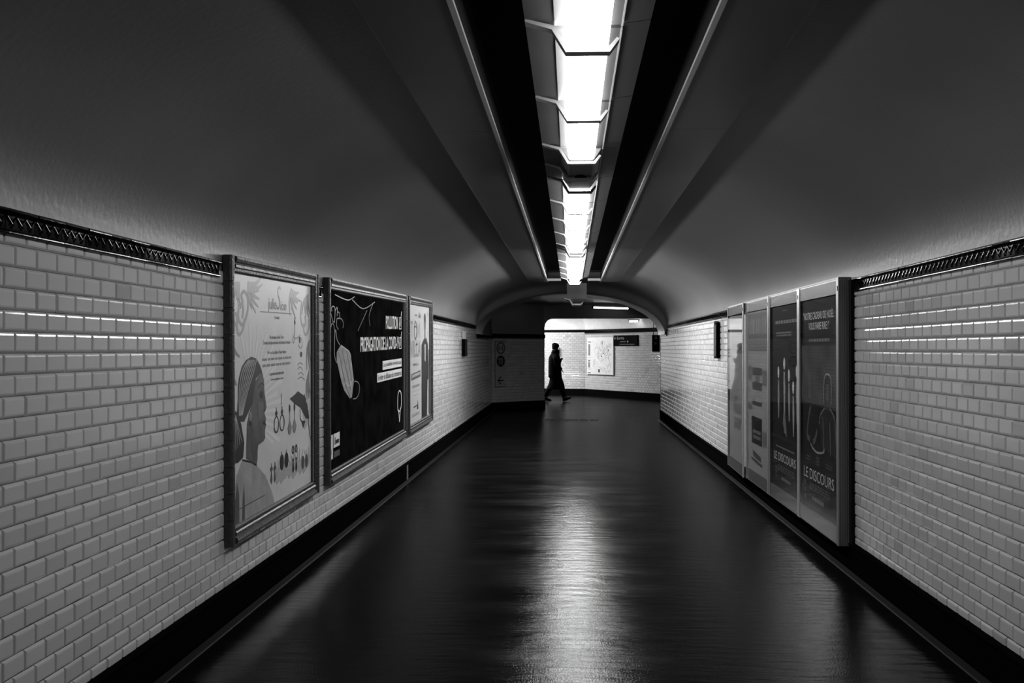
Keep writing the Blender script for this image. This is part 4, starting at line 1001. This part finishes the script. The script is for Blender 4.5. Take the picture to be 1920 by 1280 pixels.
# ------------------------------------------------------------------ the walking person
def person():
    root = empty('person', (-0.44, 31.8, 0.0)); tag(root, 'person in a long black coat and scarf striding to the right', 'person')
    V = []; E_ = []; R = []
    def v(p, r, parent=None):
        V.append(p); R.append(r)
        if parent is not None: E_.append((parent, len(V)-1))
        return len(V)-1
    pel = v((0.0, 0, 0.93), 0.13); sp1 = v((-0.01, 0, 1.12), 0.125, pel); ch = v((-0.03, 0, 1.30), 0.115, sp1)
    nk = v((-0.01, 0, 1.455), 0.055, ch); h1 = v((0.005, 0, 1.53), 0.07, nk); h2 = v((-0.005, 0, 1.615), 0.092, h1); h3 = v((-0.01, 0, 1.68), 0.07, h2)
    nose = v((0.088, 0, 1.60), 0.022, h2); chin = v((0.06, 0, 1.525), 0.035, h1)
    for s, arm in ((-1, [((-0.03, -0.165, 1.32), 0.045), ((0.0, -0.235, 1.12), 0.042), ((0.14, -0.20, 0.955), 0.030), ((0.185, -0.195, 0.915), 0.032)]),
                   (1, [((-0.03, 0.165, 1.32), 0.045), ((0.06, 0.235, 1.12), 0.042), ((0.135, 0.10, 1.235), 0.030), ((0.165, 0.075, 1.262), 0.030)])):
        p = ch
        for q, r in arm: p = v(q, r, p)
        hx = Vector(arm[-1][0]); d = (Vector(arm[-1][0])-Vector(arm[-2][0])).normalized(); sd = Vector((0, 1, 0)) if s < 0 else Vector((-0.5, 0.5, 0.4)).normalized()
        for k, ln in enumerate((0.045, 0.06, 0.065, 0.06, 0.048)):
            base = hx+sd*(k-2)*0.013
            if k == 0:
                t = v(tuple(hx-d*0.015+sd*-0.035), 0.010, p); v(tuple(hx+d*0.02+sd*-0.045), 0.009, t)
            else:
                t = v(tuple(base+d*ln*0.55), 0.009, p); v(tuple(base+d*ln+Vector((0, 0, -0.012))), 0.008, t)
    for s, leg in ((-1, [((0.01, -0.09, 0.86), 0.085), ((0.165, -0.09, 0.47), 0.06), ((0.245, -0.09, 0.10), 0.04), ((0.36, -0.09, 0.075), 0.035), ((0.42, -0.09, 0.09), 0.03)]),
                   (1, [((-0.01, 0.09, 0.86), 0.085), ((-0.14, 0.09, 0.47), 0.06), ((-0.30, 0.09, 0.11), 0.04), ((-0.235, 0.09, 0.045), 0.035), ((-0.19, 0.09, 0.04), 0.03)])):
        p = pel
        for q, r in leg: p = v(q, r, p)
    me = bpy.data.meshes.new('body'); me.from_pydata(V, E_, []); 
    o = link('body', me, root)
    md = o.modifiers.new('skin', 'SKIN'); md.use_smooth_shade = True
    for i, sv in enumerate(me.skin_vertices[0].data):
        sv.radius = (R[i], R[i]); sv.use_root = (i == 0)
    sb = o.modifiers.new('sub', 'SUBSURF'); sb.levels = 1; sb.render_levels = 2
    me.materials.append(M['skin'])
    N = 20
    def ell(cx_, z, rx, ry): return [(cx_+rx*math.cos(2*math.pi*k/N), ry*math.sin(2*math.pi*k/N), z) for k in range(N)]
    mb = MB(); mb.smooth = True
    mb.loft([ell(-0.03, 0.36, 0.245, 0.22), ell(-0.028, 0.40, 0.235, 0.22), ell(-0.015, 0.55, 0.195, 0.215), ell(-0.012, 0.67, 0.178, 0.21), ell(-0.012, 0.69, 0.18, 0.21), ell(-0.025, 0.72, 0.20, 0.22), ell(-0.028, 0.78, 0.20, 0.22), ell(-0.04, 0.95, 0.188, 0.21), ell(-0.04, 1.10, 0.188, 0.215), ell(-0.045, 1.25, 0.180, 0.225), ell(-0.045, 1.34, 0.158, 0.22), ell(-0.04, 1.40, 0.125, 0.16), ell(-0.025, 1.45, 0.10, 0.10)])
    mb.build('coat', 'coat', root)
    mb = MB(); mb.smooth = True
    mb.tube([(-0.03, -0.19, 1.355), (-0.01, -0.245, 1.23), (0.0, -0.25, 1.11), (0.08, -0.225, 1.02), (0.155, -0.20, 0.945)], [0.075, 0.072, 0.066, 0.062, 0.055], 12); mb.build('sleeve', 'coat', root)
    mb = MB(); mb.smooth = True
    mb.tube([(-0.03, 0.19, 1.355), (0.01, 0.235, 1.23), (0.055, 0.24, 1.13), (0.10, 0.17, 1.18), (0.13, 0.11, 1.23)], [0.075, 0.07, 0.064, 0.058, 0.05], 12); mb.build('sleeve', 'coat', root)
    mb = MB(); mb.smooth = True
    mb.loft([ell(-0.025, 1.40, 0.11, 0.12), ell(-0.022, 1.43, 0.128, 0.13), ell(-0.02, 1.475, 0.118, 0.118), ell(-0.01, 1.52, 0.108, 0.105), ell(0.0, 1.545, 0.095, 0.095)]); mb.build('scarf', 'coat', root)
    mb = MB(); mb.smooth = True
    mb.loft([ell(-0.03, 1.56, 0.085, 0.085), ell(-0.022, 1.60, 0.098, 0.095), ell(-0.012, 1.655, 0.108, 0.102), ell(-0.012, 1.70, 0.096, 0.092), ell(-0.03, 1.728, 0.068, 0.065), ell(-0.04, 1.742, 0.03, 0.03)])
    hat = mb.build('hair', 'coat', root)
    mb = MB(); mb.smooth = True
    c_ = Vector((-0.085, 0, 1.69)); rr_ = []
    for j in range(1, 6):
        a = math.pi*j/6-math.pi/2; rr_.append([(c_.x+0.04*math.cos(a)*math.cos(2*math.pi*k/10), 0.04*math.cos(a)*math.sin(2*math.pi*k/10), c_.z+0.045*math.sin(a)) for k in range(10)])
    mb.loft(rr_); mb.build('bun', 'coat', root)
    for path in ([(0.0, -0.09, 0.80), (0.10, -0.09, 0.62), (0.165, -0.09, 0.45), (0.21, -0.09, 0.27), (0.245, -0.09, 0.12)], [(-0.02, 0.09, 0.80), (-0.08, 0.09, 0.62), (-0.15, 0.09, 0.46), (-0.245, 0.09, 0.29), (-0.305, 0.09, 0.14)]):
        mb = MB(); mb.smooth = True; mb.tube(path, [0.11, 0.105, 0.092, 0.075, 0.062], 12); mb.build('trouser_leg', 'coat', root)
    def shoe(path, rad):
        mb = MB(); mb.smooth = True
        rings_ = []
        for (x, y, z), (w, h) in zip(path, rad):
            rings_.append([(x, y+w*math.cos(2*math.pi*k/12), max(0.002, z+h*math.sin(2*math.pi*k/12))) for k in range(12)])
        mb.loft(rings_); mb.build('shoe', 'coat', root)
    shoe([(0.195, -0.09, 0.06), (0.225, -0.09, 0.065), (0.29, -0.09, 0.075), (0.36, -0.09, 0.085), (0.43, -0.09, 0.105), (0.46, -0.09, 0.118)], [(0.025, 0.04), (0.04, 0.062), (0.044, 0.055), (0.046, 0.038), (0.042, 0.026), (0.02, 0.012)])
    shoe([(-0.345, 0.09, 0.085), (-0.32, 0.09, 0.08), (-0.26, 0.09, 0.06), (-0.21, 0.09, 0.038), (-0.16, 0.09, 0.028), (-0.135, 0.09, 0.022)], [(0.025, 0.045), (0.04, 0.06), (0.044, 0.052), (0.046, 0.036), (0.042, 0.026), (0.02, 0.012)])
person()
